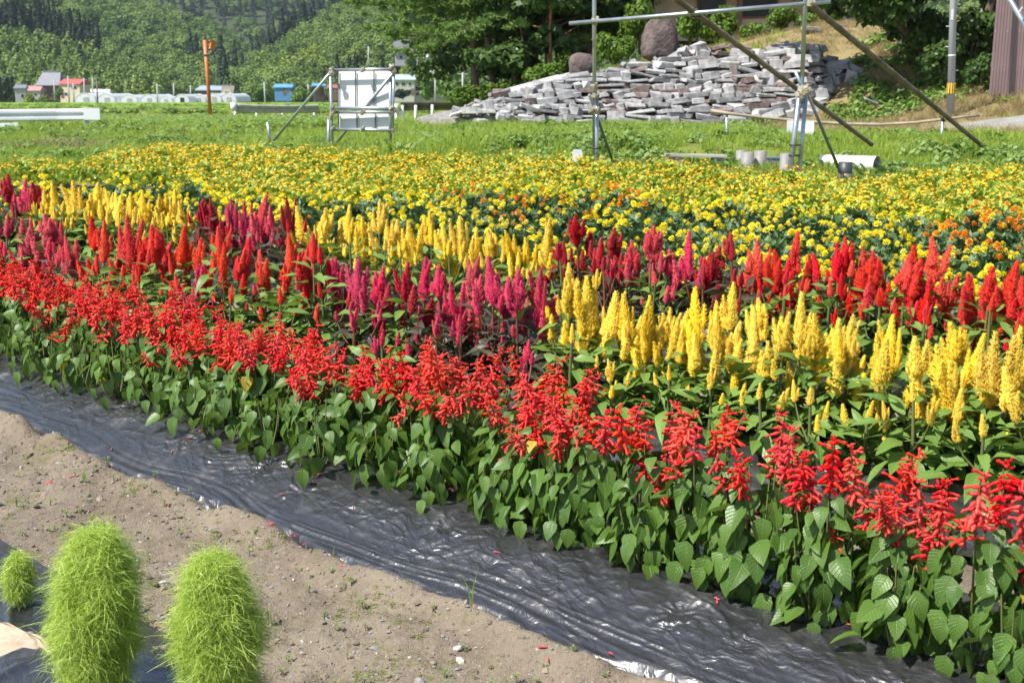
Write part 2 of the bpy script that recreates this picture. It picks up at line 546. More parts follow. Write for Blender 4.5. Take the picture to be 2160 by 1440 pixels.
c0 = np.mean(V, 0); V.append((c0[0], c0[1], c0[2] + .1))
for px, py, d in [(880, 248, 41), (930, 236, 41), (985, 226, 41), (1050, 207, 40.4), (1075, 222, 38.8), (1060, 245, 37.2), (1000, 250, 37.4), (930, 252, 38.5)]:
    p = P(px, py, d); V.append((p.x + (p.x - c0[0]) * .25, p.y + (p.y - c0[1]) * .25, -.3))
b = MB(); b.add(V, [(8, i, (i + 1) % 8) for i in range(8)] + [(i, 9 + i, 9 + (i + 1) % 8, (i + 1) % 8) for i in range(8)])
ob('gravel_mound', b.mesh('gravel_mound', [M_GRAV]), kind='structure')

# ------------------------------------------------------------------ black plastic mulch
def film_material():
    m = bpy.data.materials.new('black_plastic'); nt, N, L = nodes(m)
    out = N.new('ShaderNodeOutputMaterial'); pb = N.new('ShaderNodeBsdfPrincipled')
    pos = N.new('ShaderNodeNewGeometry').outputs['Position']
    dust = ramp(N, L, noise(N, L, pos, 7, 5, .65), .5, .75)
    c = mixc(N, L, math_(N, L, 'MULTIPLY', dust, .45), (.022, .022, .024), (.10, .095, .09))
    L.new(c, pb.inputs['Base Color'])
    L.new(math_(N, L, 'MULTIPLY_ADD', dust, .10, .33), pb.inputs['Roughness'])
    pb.inputs['IOR'].default_value = 1.85
    pb.inputs['Coat Weight'].default_value = .35; pb.inputs['Coat Roughness'].default_value = .12
    def facets(rot, scale, rnd):
        mp = N.new('ShaderNodeMapping'); mp.vector_type = 'TEXTURE'; mp.inputs['Rotation'].default_value = (0, 0, rot); mp.inputs['Scale'].default_value = tuple(1 / q for q in scale)
        wn_ = N.new('ShaderNodeTexNoise'); wn_.inputs['Scale'].default_value = 9; L.new(pos, wn_.inputs['Vector'])
        ad = N.new('ShaderNodeVectorMath'); ad.operation = 'MULTIPLY_ADD'; ad.inputs[1].default_value = (.10, .10, .0); L.new(wn_.outputs['Color'], ad.inputs[0]); L.new(pos, ad.inputs[2])
        L.new(ad.outputs[0], mp.inputs[0]); vo = N.new('ShaderNodeTexVoronoi'); vo.inputs['Scale'].default_value = 1; vo.inputs['Randomness'].default_value = rnd
        L.new(mp.outputs[0], vo.inputs['Vector']); return vo.outputs['Distance']
    h = math_(N, L, 'ADD', math_(N, L, 'MULTIPLY', facets(-1.02, (8, 30, 8), 1), 1.0), math_(N, L, 'MULTIPLY', facets(-.78, (26, 70, 20), 1), .42))
    h = math_(N, L, 'ADD', h, math_(N, L, 'MULTIPLY', facets(-1.25, (80, 160, 40), 1), .16))
    calm = ramp(N, L, noise(N, L, pos, 3.0, 3, .6), .33, .6)
    b = N.new('ShaderNodeBump'); b.inputs['Distance'].default_value = .011
    L.new(math_(N, L, 'MULTIPLY_ADD', calm, .36, .15), b.inputs['Strength'])
    L.new(h, b.inputs['Height']); L.new(b.outputs[0], pb.inputs['Normal']); L.new(b.outputs[0], pb.inputs['Coat Normal']); L.new(pb.outputs[0], out.inputs[0])
    return m
M_FILM = film_material()

def ridge(n, p=2): return (1 - np.abs(n)) ** p

PINS = [(.75, .45), (1.25, 1.1), (1.7, .3), (2.05, .9), (2.6, .5), (3.0, 1.0), (3.5, .4), (3.95, .85), (4.5, .6), (5.0, .4), (5.4, 1.0), (2.35, 1.3), (1.05, .15), (3.25, .2), (4.2, 1.2)]
def film_wrinkles(u, v, w):
    """w: 0 at the near edge .. metres up the bank"""
    wx = .035 * vn(u * 5, v * 5, 30); wy = .035 * vn(u * 5, v * 5, 31)
    e = (1 - ss(.05, .30, w)) * (.35 + .85 * ss(-.4, .5, vn(u * 1.4, v * 3.0, 52)))
    z = e * .0060 * (ridge(vn(u * 1.1 + wy * 8, v * 62 + vn(u * 2.2, v * 3, 33) * 2.6, 32)) - .4) + e * .004 * (ridge(vn(u * 2 + wy * 8, v * 24 + vn(u * 1.2, v * 3, 39) * 1.4, 48)) - .4)
    mid = ss(.08, .2, w) * (1 - .75 * ss(.42, .62, w))
    a = .75
    p = u * math.cos(a) + v * math.sin(a); q = -u * math.sin(a) + v * math.cos(a)
    z = z + mid * .009 * (ridge(vn(p * 3.6 + wx * 20, q * 14 + wy * 26, 34), 4) - .3) * (.55 + .6 * np.maximum(0, vn(u * 1.7, v * 2.1, 40)) )
    z = z + mid * .0040 * (ridge(vn(u * 15 + wx * 40, v * 22 + wy * 40, 35), 2.4) - .4)
    z = z + mid * .0030 * (ridge(vn(u * 36 + wx * 80, v * 44 + wy * 80, 36), 2) - .4) * (.4 + vn(u * 4, v * 5, 47) ** 2 * 2)
    crest = ss(.35, .6, w)
    z = z + crest * .0045 * (ridge(vn(u * 2.2, v * 34 + vn(u * 3, v * 2, 38), 37), 2.5) - .4)
    for pu, pw in PINS:
        du = u - pu; dw = w - .12 - pw * .35
        r = np.sqrt(du * du + dw * dw) + 1e-6; th = np.arctan2(dw, du)
        g = np.exp(-(r / .10) ** 2)
        z = z - .010 * np.exp(-(r / .03) ** 2) + .0028 * g * np.cos(th * 11 + pu * 7 + 2.5 * vn(th * 2, pu * 9, 41)) * ss(0, .03, r)
    return z

def film_strip(name, us, ws, vlo, label, tuck=True, zoff=.012, wr=1.0):
    U, Wg = np.meshgrid(us, ws, indexing='ij')
    Vv = vlo(U) + Wg
    X, Y = uv2xy(U, Vv)
    Z = gz(X, Y) + bed(X, Y) + zoff
    if tuck:
        Z = Z - .05 * (1 - ss(-.02, .035, Wg + .012 * vn(U * 14, U * 0 + 2, 44)))
        Z = Z + film_wrinkles(U, Vv, Wg) * wr
    else:
        Z = Z + wr * (.006 * (ridge(vn(U * 2.0, Vv * 30, 45), 2) - .4) + .008 * (ridge(vn(U * 9, Vv * 12, 46), 2) - .4))
    V = np.stack([X, Y, Z], -1).reshape(-1, 3)
    nx, ny = U.shape
    i, j = np.meshgrid(np.arange(nx - 1), np.arange(ny - 1), indexing='ij')
    a = (i * ny + j).ravel(); F = np.stack([a, a + 1, a + ny + 1, a + ny], -1)
    return ob(name, mesh_np(name, V, F, [M_FILM], smooth=True), label=label, cat='plastic sheet')
film_strip('plastic_mulch', np.linspace(-.35, 7.2, 1220), np.concatenate([np.linspace(-.04, .30, 95), np.linspace(.306, .66, 62), np.linspace(.675, 1.04, 24)]), vedge,
           'wrinkled black plastic mulch sheet along the foot of the red salvia row')
film_strip('plastic_mulch', np.linspace(-.6, 7.5, 440), np.linspace(0, 1.0, 60), lambda u: row1v(u) - .62,
           'shiny black plastic mulch sheet under the front celosia row, showing behind the salvia', False, .014, 1.7)
film_strip('plastic_mulch', np.linspace(-.6, 10, 310), np.linspace(0, .9, 30), lambda u: row2v(u) - .45,
           'black plastic mulch sheet mostly hidden under the rear celosia row', False, .014)
film_strip('plastic_mulch', np.linspace(1.6, 4.2, 320), np.concatenate([np.linspace(-.04, .56, 90), np.linspace(.57, .7, 10)]), lambda u: 1.0 + .03 * vn(u * 2, 5, 8) + .02 * (u - 2.4),
           'crumpled black plastic mulch sheet under the feathery green bushes', True, .02)

# ------------------------------------------------------------------ forested hills
def hill(name, crest, F, Cd, pr, m, seed):
    pxs = np.linspace(pr[0], pr[1], 90)
    rr = np.concatenate([np.linspace(F, Cd, 30), np.linspace(Cd * 1.03, Cd * 1.5, 8)])
    A, R = np.meshgrid((pxs - 1080) / FOC, rr, indexing='ij')
    X = A * R; Y = R
    Z = hill_z(A, R, crest, F, Cd, seed)
    V = np.stack([X, Y, Z], -1).reshape(-1, 3)
    ny = len(rr)
    i, j = np.meshgrid(np.arange(len(pxs) - 1), np.arange(ny - 1), indexing='ij')
    a = (i * ny + j).ravel()
    return ob(name, mesh_np(name, V, np.stack([a, a + ny, a + ny + 1, a + 1], -1), [m], smooth=True), kind='structure')

def hill_z(A, R, crest, F, Cd, seed):
    pxs = 1080 + FOC * A
    yc = np.interp(pxs, [c[0] for c in crest], [c[1] for c in crest])
    zc = EYE + (197 - yc) * Cd / FOC - 3
    zg = np.interp(R, _GY, _GZ) - 1
    t = np.clip((R - F) / (Cd - F), 0, 1)
    t = .5 * t + .5 * t * t * (3 - 2 * t)
    z = zg + np.maximum(zc - zg, -3) * t
    z = z + np.maximum(zc, 0) * .10 * fbm(A * R / (Cd * .10), R / (Cd * .12), seed, 3) * t * (1 - t) * 4
    return z - np.maximum(0, R - Cd) * .12

M_HILL = mat('forest_floor', (.03, .045, .015), (.05, .07, .02), ns=.05, rough=.95, coords='World')
CR_A = [(-1200, -120), (-300, 20), (0, 66), (130, 84), (200, 108), (260, 150), (300, 176), (350, 206), (400, 215)]
CR_B = [(-1200, -220), (0, -70), (160, -12), (300, 22), (400, 52), (480, 84), (540, 122), (575, 155), (620, 207)]
CR_C = [(-1200, -300), (300, -90), (500, -60), (650, -55), (800, -60), (1400, -80), (3400, -140)]
CR_D = [(440, 216), (490, 196), (520, 168), (560, 132), (620, 92), (680, 62), (740, 32), (800, 4), (900, -35), (1200, -80), (1700, -120), (3400, -170)]
HILLS = dict(a=(CR_A, 475, 650, (-1200, 420), 50), b=(CR_B, 560, 960, (-1200, 640), 52), c=(CR_C, 1000, 1750, (-1200, 3400), 54), d=(CR_D, 440, 780, (440, 3400), 56))
for k, (cr, F_, C_, pr, sd) in HILLS.items():
    hill('hill', cr, F_, C_, pr, M_HILL, sd)

def fol_mat(name, c1, c2, c3, transl=.2, rough=.6):
    """foliage: every leaf and every tree slightly different"""
    m = bpy.data.materials.new(name); nt, N, L = nodes(m)
    out = N.new('ShaderNodeOutputMaterial'); pb = N.new('ShaderNodeBsdfPrincipled')
    isl = N.new('ShaderNodeNewGeometry').outputs['Random Per Island']
    oi = N.new('ShaderNodeObjectInfo'); r = oi.outputs['Random']
    stand = ramp(N, L, noise(N, L, oi.outputs['Location'], .018, 3, .6), .38, .62)
    r = math_(N, L, 'MULTIPLY_ADD', stand, .55, math_(N, L, 'MULTIPLY', r, .45))
    c = mixc(N, L, r, c1, c3); c = mixc(N, L, math_(N, L, 'MULTIPLY', isl, .45), c, c2)
    L.new(c, pb.inputs['Base Color']); pb.inputs['Roughness'].default_value = rough; pb.inputs['Specular IOR Level'].default_value = .25
    tr = N.new('ShaderNodeBsdfTranslucent'); L.new(c, tr.inputs[0])
    mx = N.new('ShaderNodeMixShader'); mx.inputs[0].default_value = transl
    L.new(pb.outputs[0], mx.inputs[1]); L.new(tr.outputs[0], mx.inputs[2]); L.new(mx.outputs[0], out.inputs[0])
    return m
M_BROAD = fol_mat('broadleaf_foliage', (.070, .138, .028), (.125, .20, .042), (.20, .275, .06))
M_BAMB = fol_mat('bamboo_foliage', (.17, .255, .06), (.26, .345, .095), (.23, .31, .07))
M_CEDAR = fol_mat('cedar_foliage', (.022, .046, .022), (.04, .07, .03), (.04, .065, .03), .1)
M_LIME = fol_mat('lime_foliage', (.20, .27, .03), (.27, .33, .05), (.22, .28, .04))
M_BARK = mat('bark', (.09, .065, .045), (.16, .12, .085), ns=6, rough=.9, stretch=(1, 1, .25), bump=.6, bs=12, bd=.03)

def quads(rng, Pn, Nn, size, aspect=1.0, jit=.6, along=None):
    """leaf quads at points Pn facing about Nn"""
    n = len(Pn)
    N_ = Nn + rng.normal(0, jit, (n, 3)); N_ /= np.linalg.norm(N_, axis=1, keepdims=True) + 1e-9
    if along is None:
        T = rng.normal(0, 1, (n, 3))
    else:
        T = along + rng.normal(0, .35, (n, 3))
    T -= N_ * (T * N_).sum(1, keepdims=True); T /= np.linalg.norm(T, axis=1, keepdims=True) + 1e-9
    B = np.cross(N_, T)
    s = (size * rng.uniform(.6, 1.35, n))[:, None] if not hasattr(size, 'shape') else size[:, None]
    a = Pn - T * s * .5 * aspect; b = Pn + B * s * .38; c = Pn + T * s * .5 * aspect; d = Pn - B * s * .38
    V = np.stack([a, b, c, d], 1).reshape(-1, 3)
    F = np.arange(n * 4).reshape(-1, 4)
    return V, F

def blob_points(rng, cs, rs, n, shell=.55):
    """points in the outer shells of a set of ellipsoids, with outward normals"""
    cs = np.asarray(cs, float); rs = np.asarray(rs, float)
    w = rs.prod(1) ** .66; k = rng.choice(len(cs), n, p=w / w.sum())
    D = rng.normal(0, 1, (n, 3)); D /= np.linalg.norm(D, axis=1, keepdims=True)
    r = rng.uniform(shell ** 3, 1, n) ** (1 / 3)
    return cs[k] + D * rs[k] * r[:, None], D

def crown_broad(rng, R, H, n, size, jit=.28):
    cs = []; rs = []
    for i in range(7):
        a = rng.uniform(0, 6.28); q = rng.uniform(.15, .62) * R
        cs.append((q * math.cos(a), q * math.sin(a), rng.uniform(.35, .8) * H)); f = rng.uniform(.38, .6)
        rs.append((R * f, R * f, H * f * .62))
    cs.append((0, 0, H * .5)); rs.append((R * .7, R * .7, H * .42))
    Pn, D = blob_points(rng, cs, rs, n)
    return quads(rng, Pn, D + np.array([0, 0, .25]), size, 1.0, jit)

def variant(name, V, F, m):
    o = bpy.data.objects.new(name, mesh_np(name, V, F, [m])); return o
rg = np.random.default_rng(11)
FOREST = []
for i in range(4): FOREST.append(variant('crown', *crown_broad(rg, 4.6, 8.6, 760, .8), M_BROAD))
for i in range(2):
    n = 300; t = rg.uniform(.02, 1, n) ** .8; a = rg.uniform(0, 6.28, n); r = 2.6 * (1 - t) * rg.uniform(.5, 1.05, n) + .15
    Pn = np.stack([r * np.cos(a), r * np.sin(a), 1 + 15 * t], -1); D = np.stack([np.cos(a), np.sin(a), np.full(n, .4)], -1)
    FOREST.append(variant('crown', *quads(rg, Pn, D, .95, 1.3, .4, np.tile([[0, 0, -1.]], (n, 1)) + D * .6), M_CEDAR))
for i in range(2):
    n = 300; t = rg.uniform(.1, 1, n); a = rg.uniform(0, 6.28, n); r = 1.9 * np.sin(np.pi * (.12 + .8 * t)) * rg.uniform(.4, 1, n)
    Pn = np.stack([r * np.cos(a) + 1.2 * t ** 3, r * np.sin(a), 9.5 * t], -1); D = np.stack([np.cos(a), np.sin(a), np.full(n, .5)], -1)
    FOREST.append(variant('crown', *quads(rg, Pn, D, .8, 1.2, .6), M_BAMB))
FOREST.append(variant('crown', *crown_broad(rg, 3.2, 6, 280, .85), M_LIME))

def scatter(name, pts, rots, scl, idx, variants, label=None, cat=None):
    """one object that instances the given variants on points"""
    col = bpy.data.collections.new(name + '_kinds')
    for i, v in enumerate(variants):
        v.name = 'kind_%03d' % i
        col.objects.link(v)
    n = len(pts)
    me = bpy.data.meshes.new(name)
    me.vertices.add(n); me.vertices.foreach_set('co', np.asarray(pts, np.float32).ravel())
    a = me.attributes.new('turn', 'FLOAT_VECTOR', 'POINT'); a.data.foreach_set('vector', np.asarray(rots, np.float32).ravel())
    a = me.attributes.new('size', 'FLOAT_VECTOR', 'POINT'); a.data.foreach_set('vector', np.asarray(scl, np.float32).ravel())
    a = me.attributes.new('pick', 'INT', 'POINT'); a.data.foreach_set('value', np.asarray(idx, np.int32))
    ng = bpy.data.node_groups.new(name, 'GeometryNodeTree')
    ng.interface.new_socket('Geometry', in_out='INPUT', socket_type='NodeSocketGeometry')
    ng.interface.new_socket('Geometry', in_out='OUTPUT', socket_type='NodeSocketGeometry')
    N = ng.nodes; L = ng.links
    gi = N.new('NodeGroupInput'); go = N.new('NodeGroupOutput')
    ip = N.new('GeometryNodeInstanceOnPoints'); ci = N.new('GeometryNodeCollectionInfo')
    ci.inputs['Collection'].default_value = col
    ci.inputs['Separate Children'].default_value = True; ci.inputs['Reset Children'].default_value = True
    def at(nm, t):
        q = N.new('GeometryNodeInputNamedAttribute'); q.data_type = t; q.inputs['Name'].default_value = nm; return q.outputs['Attribute']
    L.new(gi.outputs[0], ip.inputs['Points']); L.new(ci.outputs[0], ip.inputs['Instance'])
    ip.inputs['Pick Instance'].default_value = True
    L.new(at('pick', 'INT'), ip.inputs['Instance Index']); L.new(at('turn', 'FLOAT_VECTOR'), ip.inputs['Rotation']); L.new(at('size', 'FLOAT_VECTOR'), ip.inputs['Scale'])
    L.new(ip.outputs[0], go.inputs[0])
    o = ob(name, me, kind='stuff', label=label, cat=cat)
    md = o.modifiers.new('scatter', 'NODES'); md.node_group = ng
    return o

def woods(key, n, kindf, smin, smax, label, seed):
    cr, F_, C_, pr, sd = HILLS[key]
    g = np.random.default_rng(seed)
    lo, hi = max(pr[0], -420), min(pr[1], {'c': 1500, 'd': 2700}.get(key, 3000))
    px = g.uniform(lo, hi, n); R = np.sqrt(g.uniform(F_ ** 2, (C_ * 1.06) ** 2, n))
    A = (px - 1080) / FOC; Z = hill_z(A, R, cr, F_, C_, sd)
    yc = np.interp(px, [c[0] for c in cr], [c[1] for c in cr])
    t = (R - F_) / (C_ - F_)
    keep = (yc < 207) & ~((px > 812) & (px < 950) & (R < 486))
    px, R, A, Z, t = px[keep], R[keep], A[keep], Z[keep], t[keep]
    k = kindf(g, px, t, A * R, R)
    m = len(px); s = g.uniform(smin, smax, m)
    sc = np.stack([s * g.uniform(.85, 1.2, m), s * g.uniform(.85, 1.2, m), s * g.uniform(.8, 1.2, m)], -1)
    rot = np.stack([g.normal(0, .05, m), g.normal(0, .05, m), g.uniform(0, 6.28, m)], -1)
    return np.stack([A * R, R, Z - .6], -1), rot, sc, k
def kind_a(g, px, t, x, y):
    k = np.where(g.random(len(px)) < .62, g.integers(6, 8, len(px)), g.integers(0, 4, len(px)))
    return np.where((t > .74) & (px < 235) & (g.random(len(px)) < .95), g.integers(4, 6, len(px)), k)
def kind_b(g, px, t, x, y):
    k = g.integers(0, 4, len(px)); q = vn(x / 60, y / 60, 60)
    k = np.where((q > .72) & (g.random(len(px)) < .4), g.integers(4, 6, len(px)), k)
    return np.where((px < 215) & (t < .12), g.integers(4, 6, len(px)), k)
def kind_c(g, px, t, x, y):
    q = vn(x / 120, y / 120, 61)
    return np.where((q > .3) & (g.random(len(px)) < .6), g.integers(4, 6, len(px)), g.integers(0, 4, len(px)))
def kind_d(g, px, t, x, y):
    k = g.integers(0, 4, len(px)); q = vn(x / 40, y / 50, 62)
    k = np.where((q > .62) & (g.random(len(px)) < .6), 5, k)
    k = np.where(((q < -.6) | ((px > 596) & (px < 690) & (t > .32) & (t < .58))) & (g.random(len(px)) < .85), 8, k)
    return k
for key, n, kf, a_, b_, lab, sd in (
        ('a', 2300, kind_a, .8, 1.35, 'pale bamboo wood on the low hill at left, dark cedars along its crest', 21),
        ('b', 3900, kind_b, .8, 1.6, 'mixed green wood covering the long middle hill', 22),
        ('c', 3800, kind_c, 1.3, 2.3, 'hazy blue-green wood on the farthest hill', 23),
        ('d', 5400, kind_d, .7, 1.4, 'lush green wood on the hill behind the big pines', 24)):
    scatter('forest', *woods(key, n, kf, a_, b_, lab, sd), [bpy.data.objects.new('x', v.data) for v in FOREST], lab)

# ------------------------------------------------------------------ buildings across the valley
def cmat(name, c, rough=.6, c2=None, **k):
    return mat(name, c, c2 or tuple(x * .8 for x in c), ns=k.pop('ns', 2.0), rough=rough, **k)
M_GREYROOF = cmat('grey_tile', (.20, .21, .24)); M_REDROOF = cmat('red_roof', (.45, .10, .09)); M_WROOF = cmat('white_roof', (.75, .78, .80))
M_BLUEROOF = cmat('blue_roof', (.12, .33, .55)); M_BLUEWALL = cmat('blue_wall', (.08, .22, .42)); M_CREAM = cmat('cream_wall', (.62, .54, .40))
M_GREYWALL = cmat('grey_wall', (.42, .42, .42)); M_DARK = cmat('dark_glass_and_opening', (.03, .035, .04), .2); M_BROWN = cmat('brown_board', (.16, .10, .07))  # the dark glass colour also serves as painted shade in openings
M_WHITE = cmat('white_paint', (.78, .79, .80), .45, (.70, .71, .72)); M_PINKROOF = cmat('faded_red_roof', (.50, .25, .24)); M_BWALL = cmat('dark_board', (.09, .07, .065))
M_CONC = mat('concrete', (.42, .41, .39), (.30, .29, .27), ns=6, rough=.9, bump=.3, bs=60, bd=.01, coords='World')
M_CLEAR = mat('greenhouse_film', (.86, .88, .90), (.76, .79, .81), ns=.6, rough=.35, transl=.3)

def house(name, cat, label, px0, px1, pyb, D, wall_h, roof_h, depth, mw, mr, hip=0.0, rot=0.0, over=.5, wins=(), doors=(), roof2=None, py_fix=None):
    """walls, windows and roof, standing where the pixels px0..px1 of its foot lie at depth D"""
    a = P(px0, pyb, D); b = P(px1, pyb, D); w = b.x - a.x
    c = Vector(((a.x + b.x) / 2, D + depth / 2, a.z))
    e = ob(name, None, None, Matrix.Translation(c) @ Matrix.Rotation(rot, 4, 'Z'), label, cat)
    m = MB(); m.box((0, 0, wall_h / 2 - 1.0), (w, depth, wall_h + 2)); ob('wall', m.mesh('wall', [mw]), e)
    W2 = w / 2 + over; D2 = depth / 2 + over; r = MB(); z = wall_h; hx = w / 2 * hip
    v = [(-W2, -D2, z), (W2, -D2, z), (W2, D2, z), (-W2, D2, z), (-W2 + hx, 0, z + roof_h), (W2 - hx, 0, z + roof_h)]
    v += [(p[0], p[1], p[2] + .25) for p in v]
    r.add(v, [(6, 7, 11, 10), (7, 8, 11), (8, 9, 10, 11), (9, 6, 10), (0, 3, 2, 1), (0, 1, 7, 6), (1, 2, 8, 7), (2, 3, 9, 8), (3, 0, 6, 9)])
    ro = ob('roof', r.mesh('roof', [mr]), e)
    rr = MB(); rr.tube([(-W2 + hx, 0, z + roof_h + .25), (W2 - hx, 0, z + roof_h + .25)], .18, 6); ob('ridge', rr.mesh('ridge', [mr]), ro)
    for (x, zz, ww, hh) in wins:
        q = MB(); q.box((x * w, -depth / 2 - .03, zz), (ww, .14, hh)); wo = ob('window', q.mesh('window', [M_WHITE]), e)
        q = MB(); q.box((x * w, -depth / 2 - .08, zz), (ww - .16, .1, hh - .16)); ob('pane', q.mesh('pane', [M_DARK]), wo)
    for (x, ww, hh) in doors:
        q = MB(); q.box((x * w, -depth / 2 - .04, hh / 2), (ww, .12, hh)); ob('door', q.mesh('door', [M_BROWN]), e)
    return e

t = house('temple', 'temple', 'temple with a tall steep grey tiled roof left of the red-roofed house', 88, 122, 200, 455, 3.2, 4.8, 7, M_BROWN, M_GREYROOF, .38, 0, 1.5, [(-.3, 1.6, 1.2, 1.4), (.3, 1.6, 1.2, 1.4)], [(0, 1.4, 2.2)])
g_ = MB(); g_.box((0, 0, 8.4), (5.4, .5, .5)); g_.box((-2.7, 0, 8.7), (.4, .5, .9)); g_.box((2.7, 0, 8.7), (.4, .5, .9)); ob('ridge_ornament', g_.mesh('ridge_ornament', [M_GREYROOF]), t)
house('house', 'house', 'two-storey cream house with a red roof beside the grey temple roof', 129, 177, 207, 440, 4.7, 1.7, 6.5, M_CREAM, M_REDROOF, .05, -.25, .5, [(.22, 3.6, 2.2, 1.0), (-.2, 1.4, 1.4, 1.2)], [(-.38, 1.2, 2)])
house('shed', 'shed', 'long low shed with a faded red roof left of the temple', 46, 84, 208, 445, 2.6, 1.5, 5, M_GREYWALL, M_PINKROOF, .02, .05, .4, [(-.2, 1.4, 1.2, .8), (.25, 1.4, 1.2, .8)])
house('shed', 'shed', 'small grey gabled shed behind the dark round tree at the left edge', 31, 52, 216, 420, 4.5, 1.2, 4, M_GREYWALL, M_GREYROOF, 0, .2, .4, [(.2, 2.2, 1.0, 1.2)])
house('shed', 'shed', 'open shed with a bright white and pale blue roof right of the red-roofed house', 184, 226, 208, 450, 2.0, .9, 5, M_BWALL, M_WROOF, .03, .12, .6, (), [(.0, 1.6, 1.7)])
house('house', 'house', 'low house with a wide blue-grey roof behind the greenhouses', 418, 466, 212, 440, 3.4, 1.4, 6, M_BROWN, cmat('bluegrey_roof', (.30, .38, .46)), .25, 0, .9, [(-.3, 1.8, 1.6, 1.2), (.1, 1.8, 2.2, 1.2), (.35, 1.8, 1.2, 1.2)], [(-.08, 1, 2)])
e = house('barn', 'barn', 'cream barn with bell-shaped gable and one square window beside the greenhouses', 468, 492, 219, 430, 3.2, 2.8, 5, M_CREAM, cmat('olive_roof', (.16, .15, .12)), 0, 0, .2, [(0, 3.4, 1.3, 1.3)], [(.2, .9, 1.9)])
q = MB(); q.add([(-2.1, -2.75, 0), (2.1, -2.75, 0), (1.75, -2.75, 3.2), (1.1, -2.75, 5.0), (-1.1, -2.75, 5.0), (-1.75, -2.75, 3.2)] + [(-2.1, -2.6, 0), (2.1, -2.6, 0), (1.75, -2.6, 3.2), (1.1, -2.6, 5.0), (-1.1, -2.6, 5.0), (-1.75, -2.6, 3.2)],
                 [(0, 1, 2, 3, 4, 5), (11, 10, 9, 8, 7, 6)] + [(i, 6 + i, 6 + (i + 1) % 6, (i + 1) % 6) for i in range(6)]); ob('gable', q.mesh('gable', [M_CREAM]), e)
q = MB(); q.box((0, -2.8, 3.4), (1.3, .14, 1.3)); ob('shutter', q.mesh('shutter', [M_DARK]), e)
house('shed', 'shed', 'blue walled shed with a light blue roof at the field edge', 580, 616, 200, 385, 2.1, .8, 3.5, M_BLUEWALL, M_BLUEROOF, .02, -.08, .45, [(.3, 1.2, .9, .7)], [(.1, 1.1, 1.8)])
house('shed', 'shed', 'dark shed with a slanting blue roof behind the tilted scaffold brace', 661, 681, 200, 380, 2.5, .6, 3, M_BWALL, M_BLUEROOF, 0, .25, .6, (), [(0, 1.0, 1.8)])
house('shed', 'shed', 'small brown shed with a rusty red roof just left of the white boards', 692, 716, 199, 375, 1.7, .9, 3, M_BROWN, cmat('rusty_roof', (.33, .12, .09)), 0, 0, .3, [(-.2, .9, .8, .6), (.2, .9, .8, .6)])
house('house', 'house', 'two-storey house with a pale blue-grey roof right of the white boards', 829, 874, 201, 370, 4.4, 1.3, 5, cmat('pale_wall', (.45, .42, .40)), cmat('pale_blue_roof', (.42, .50, .58)), .04, 0, .5, [(-.3, 3.3, 1.0, 1.0), (0, 3.3, 1.4, 1.0), (.3, 3.3, 1.0, 1.0), (-.2, 1.1, 1.4, 1.2), (.25, 1.1, 1.4, 1.2)], [(.42, .9, 1.9)])
house('farmhouse', 'house', 'hillside farmhouse with a huge steep dark grey roof above the white boards', 832, 880, 128, 470, 2.6, 5.4, 6, M_GREYWALL, cmat('slate_roof', (.17, .17, .19)), .06, .12, .7, [(-.25, 1.2, 1.4, 1.4), (.1, 1.2, 1.4, 1.4), (.36, 1.2, 1.0, 1.4)])
house('house', 'house', 'white walled house with a pinkish roof on the hillside, seen below the pine boughs', 899, 938, 126, 465, 3.4, 1.5, 5, M_WHITE, M_PINKROOF, .03, 0, .5, [(-.2, 1.2, 1.2, 1.0), (.25, 1.2, 1.2, 1.0)], [(.02, 1, 1.9)])
q = house('annex', 'shed', 'flat white roofed annex in front of the pinkish hillside roof', 902, 936, 131, 458, 1.6, .5, 3, M_GREYWALL, M_WROOF, 0, 0, .4, [(0, .8, 1.2, .7)])

def greenhouse(px0, px1, pyb, D, hfac, label):
    a = P(px0, pyb, D); b = P(px1, pyb, D); r = (b.x - a.x) / 2
    e = ob('greenhouse', None, None, Vector(((a.x + b.x) / 2, D, a.z)), label, 'greenhouse', 'plastic tunnel greenhouses across the paddies')
    H = r * hfac; Ln = 22; n = 12
    m = MB(); V = []
    for y in np.linspace(0, Ln, 6):
        V += [(-r * math.cos(math.pi * k / n), y, H * math.sin(math.pi * k / n) ** .8) for k in range(n + 1)]
    F = [(i * (n + 1) + k, i * (n + 1) + k + 1, (i + 1) * (n + 1) + k + 1, (i + 1) * (n + 1) + k) for i in range(5) for k in range(n)]
    m.add(V, F, 0, True); ob('cover', m.mesh('cover', [M_CLEAR]), e)
    m = MB(); m.add([(-r * math.cos(math.pi * k / n), .05, H * math.sin(math.pi * k / n) ** .8 - .02) for k in range(n + 1)], [tuple(range(n + 1))]); ob('end_wall', m.mesh('end_wall', [M_CLEAR]), e)
    m = MB(); m.box((r * .1, -.05, H * .3), (r * .5, .12, H * .6)); ob('door', m.mesh('door', [M_GREYWALL if D > 381 else M_DARK]), e)  # the one open doorway is a dark panel, painted for the shade inside
    for y in (0.0, Ln):
        m = MB(); m.tube([(-r * 1.01 * math.cos(math.pi * k / n), y, H * 1.01 * math.sin(math.pi * k / n) ** .8) for k in range(n + 1)], .06, 5); ob('hoop', m.mesh('hoop', [M_WHITE]), e)
GL = ['greenhouse tunnel furthest left of the row, half hidden by shrubs', 'wide greenhouse tunnel behind the thin utility pole, second from the left of the row', 'greenhouse tunnel with rounded top standing apart, third of the row',
      'greenhouse tunnel left of the lone utility pole in mid-row', 'small greenhouse tunnel just right of the lone utility pole', 'greenhouse tunnel with a dark open door in its end',
      'greenhouse tunnel just left of the orange pole', 'greenhouse tunnel crossed by the orange pole', 'greenhouse tunnel in front of the cream barn']
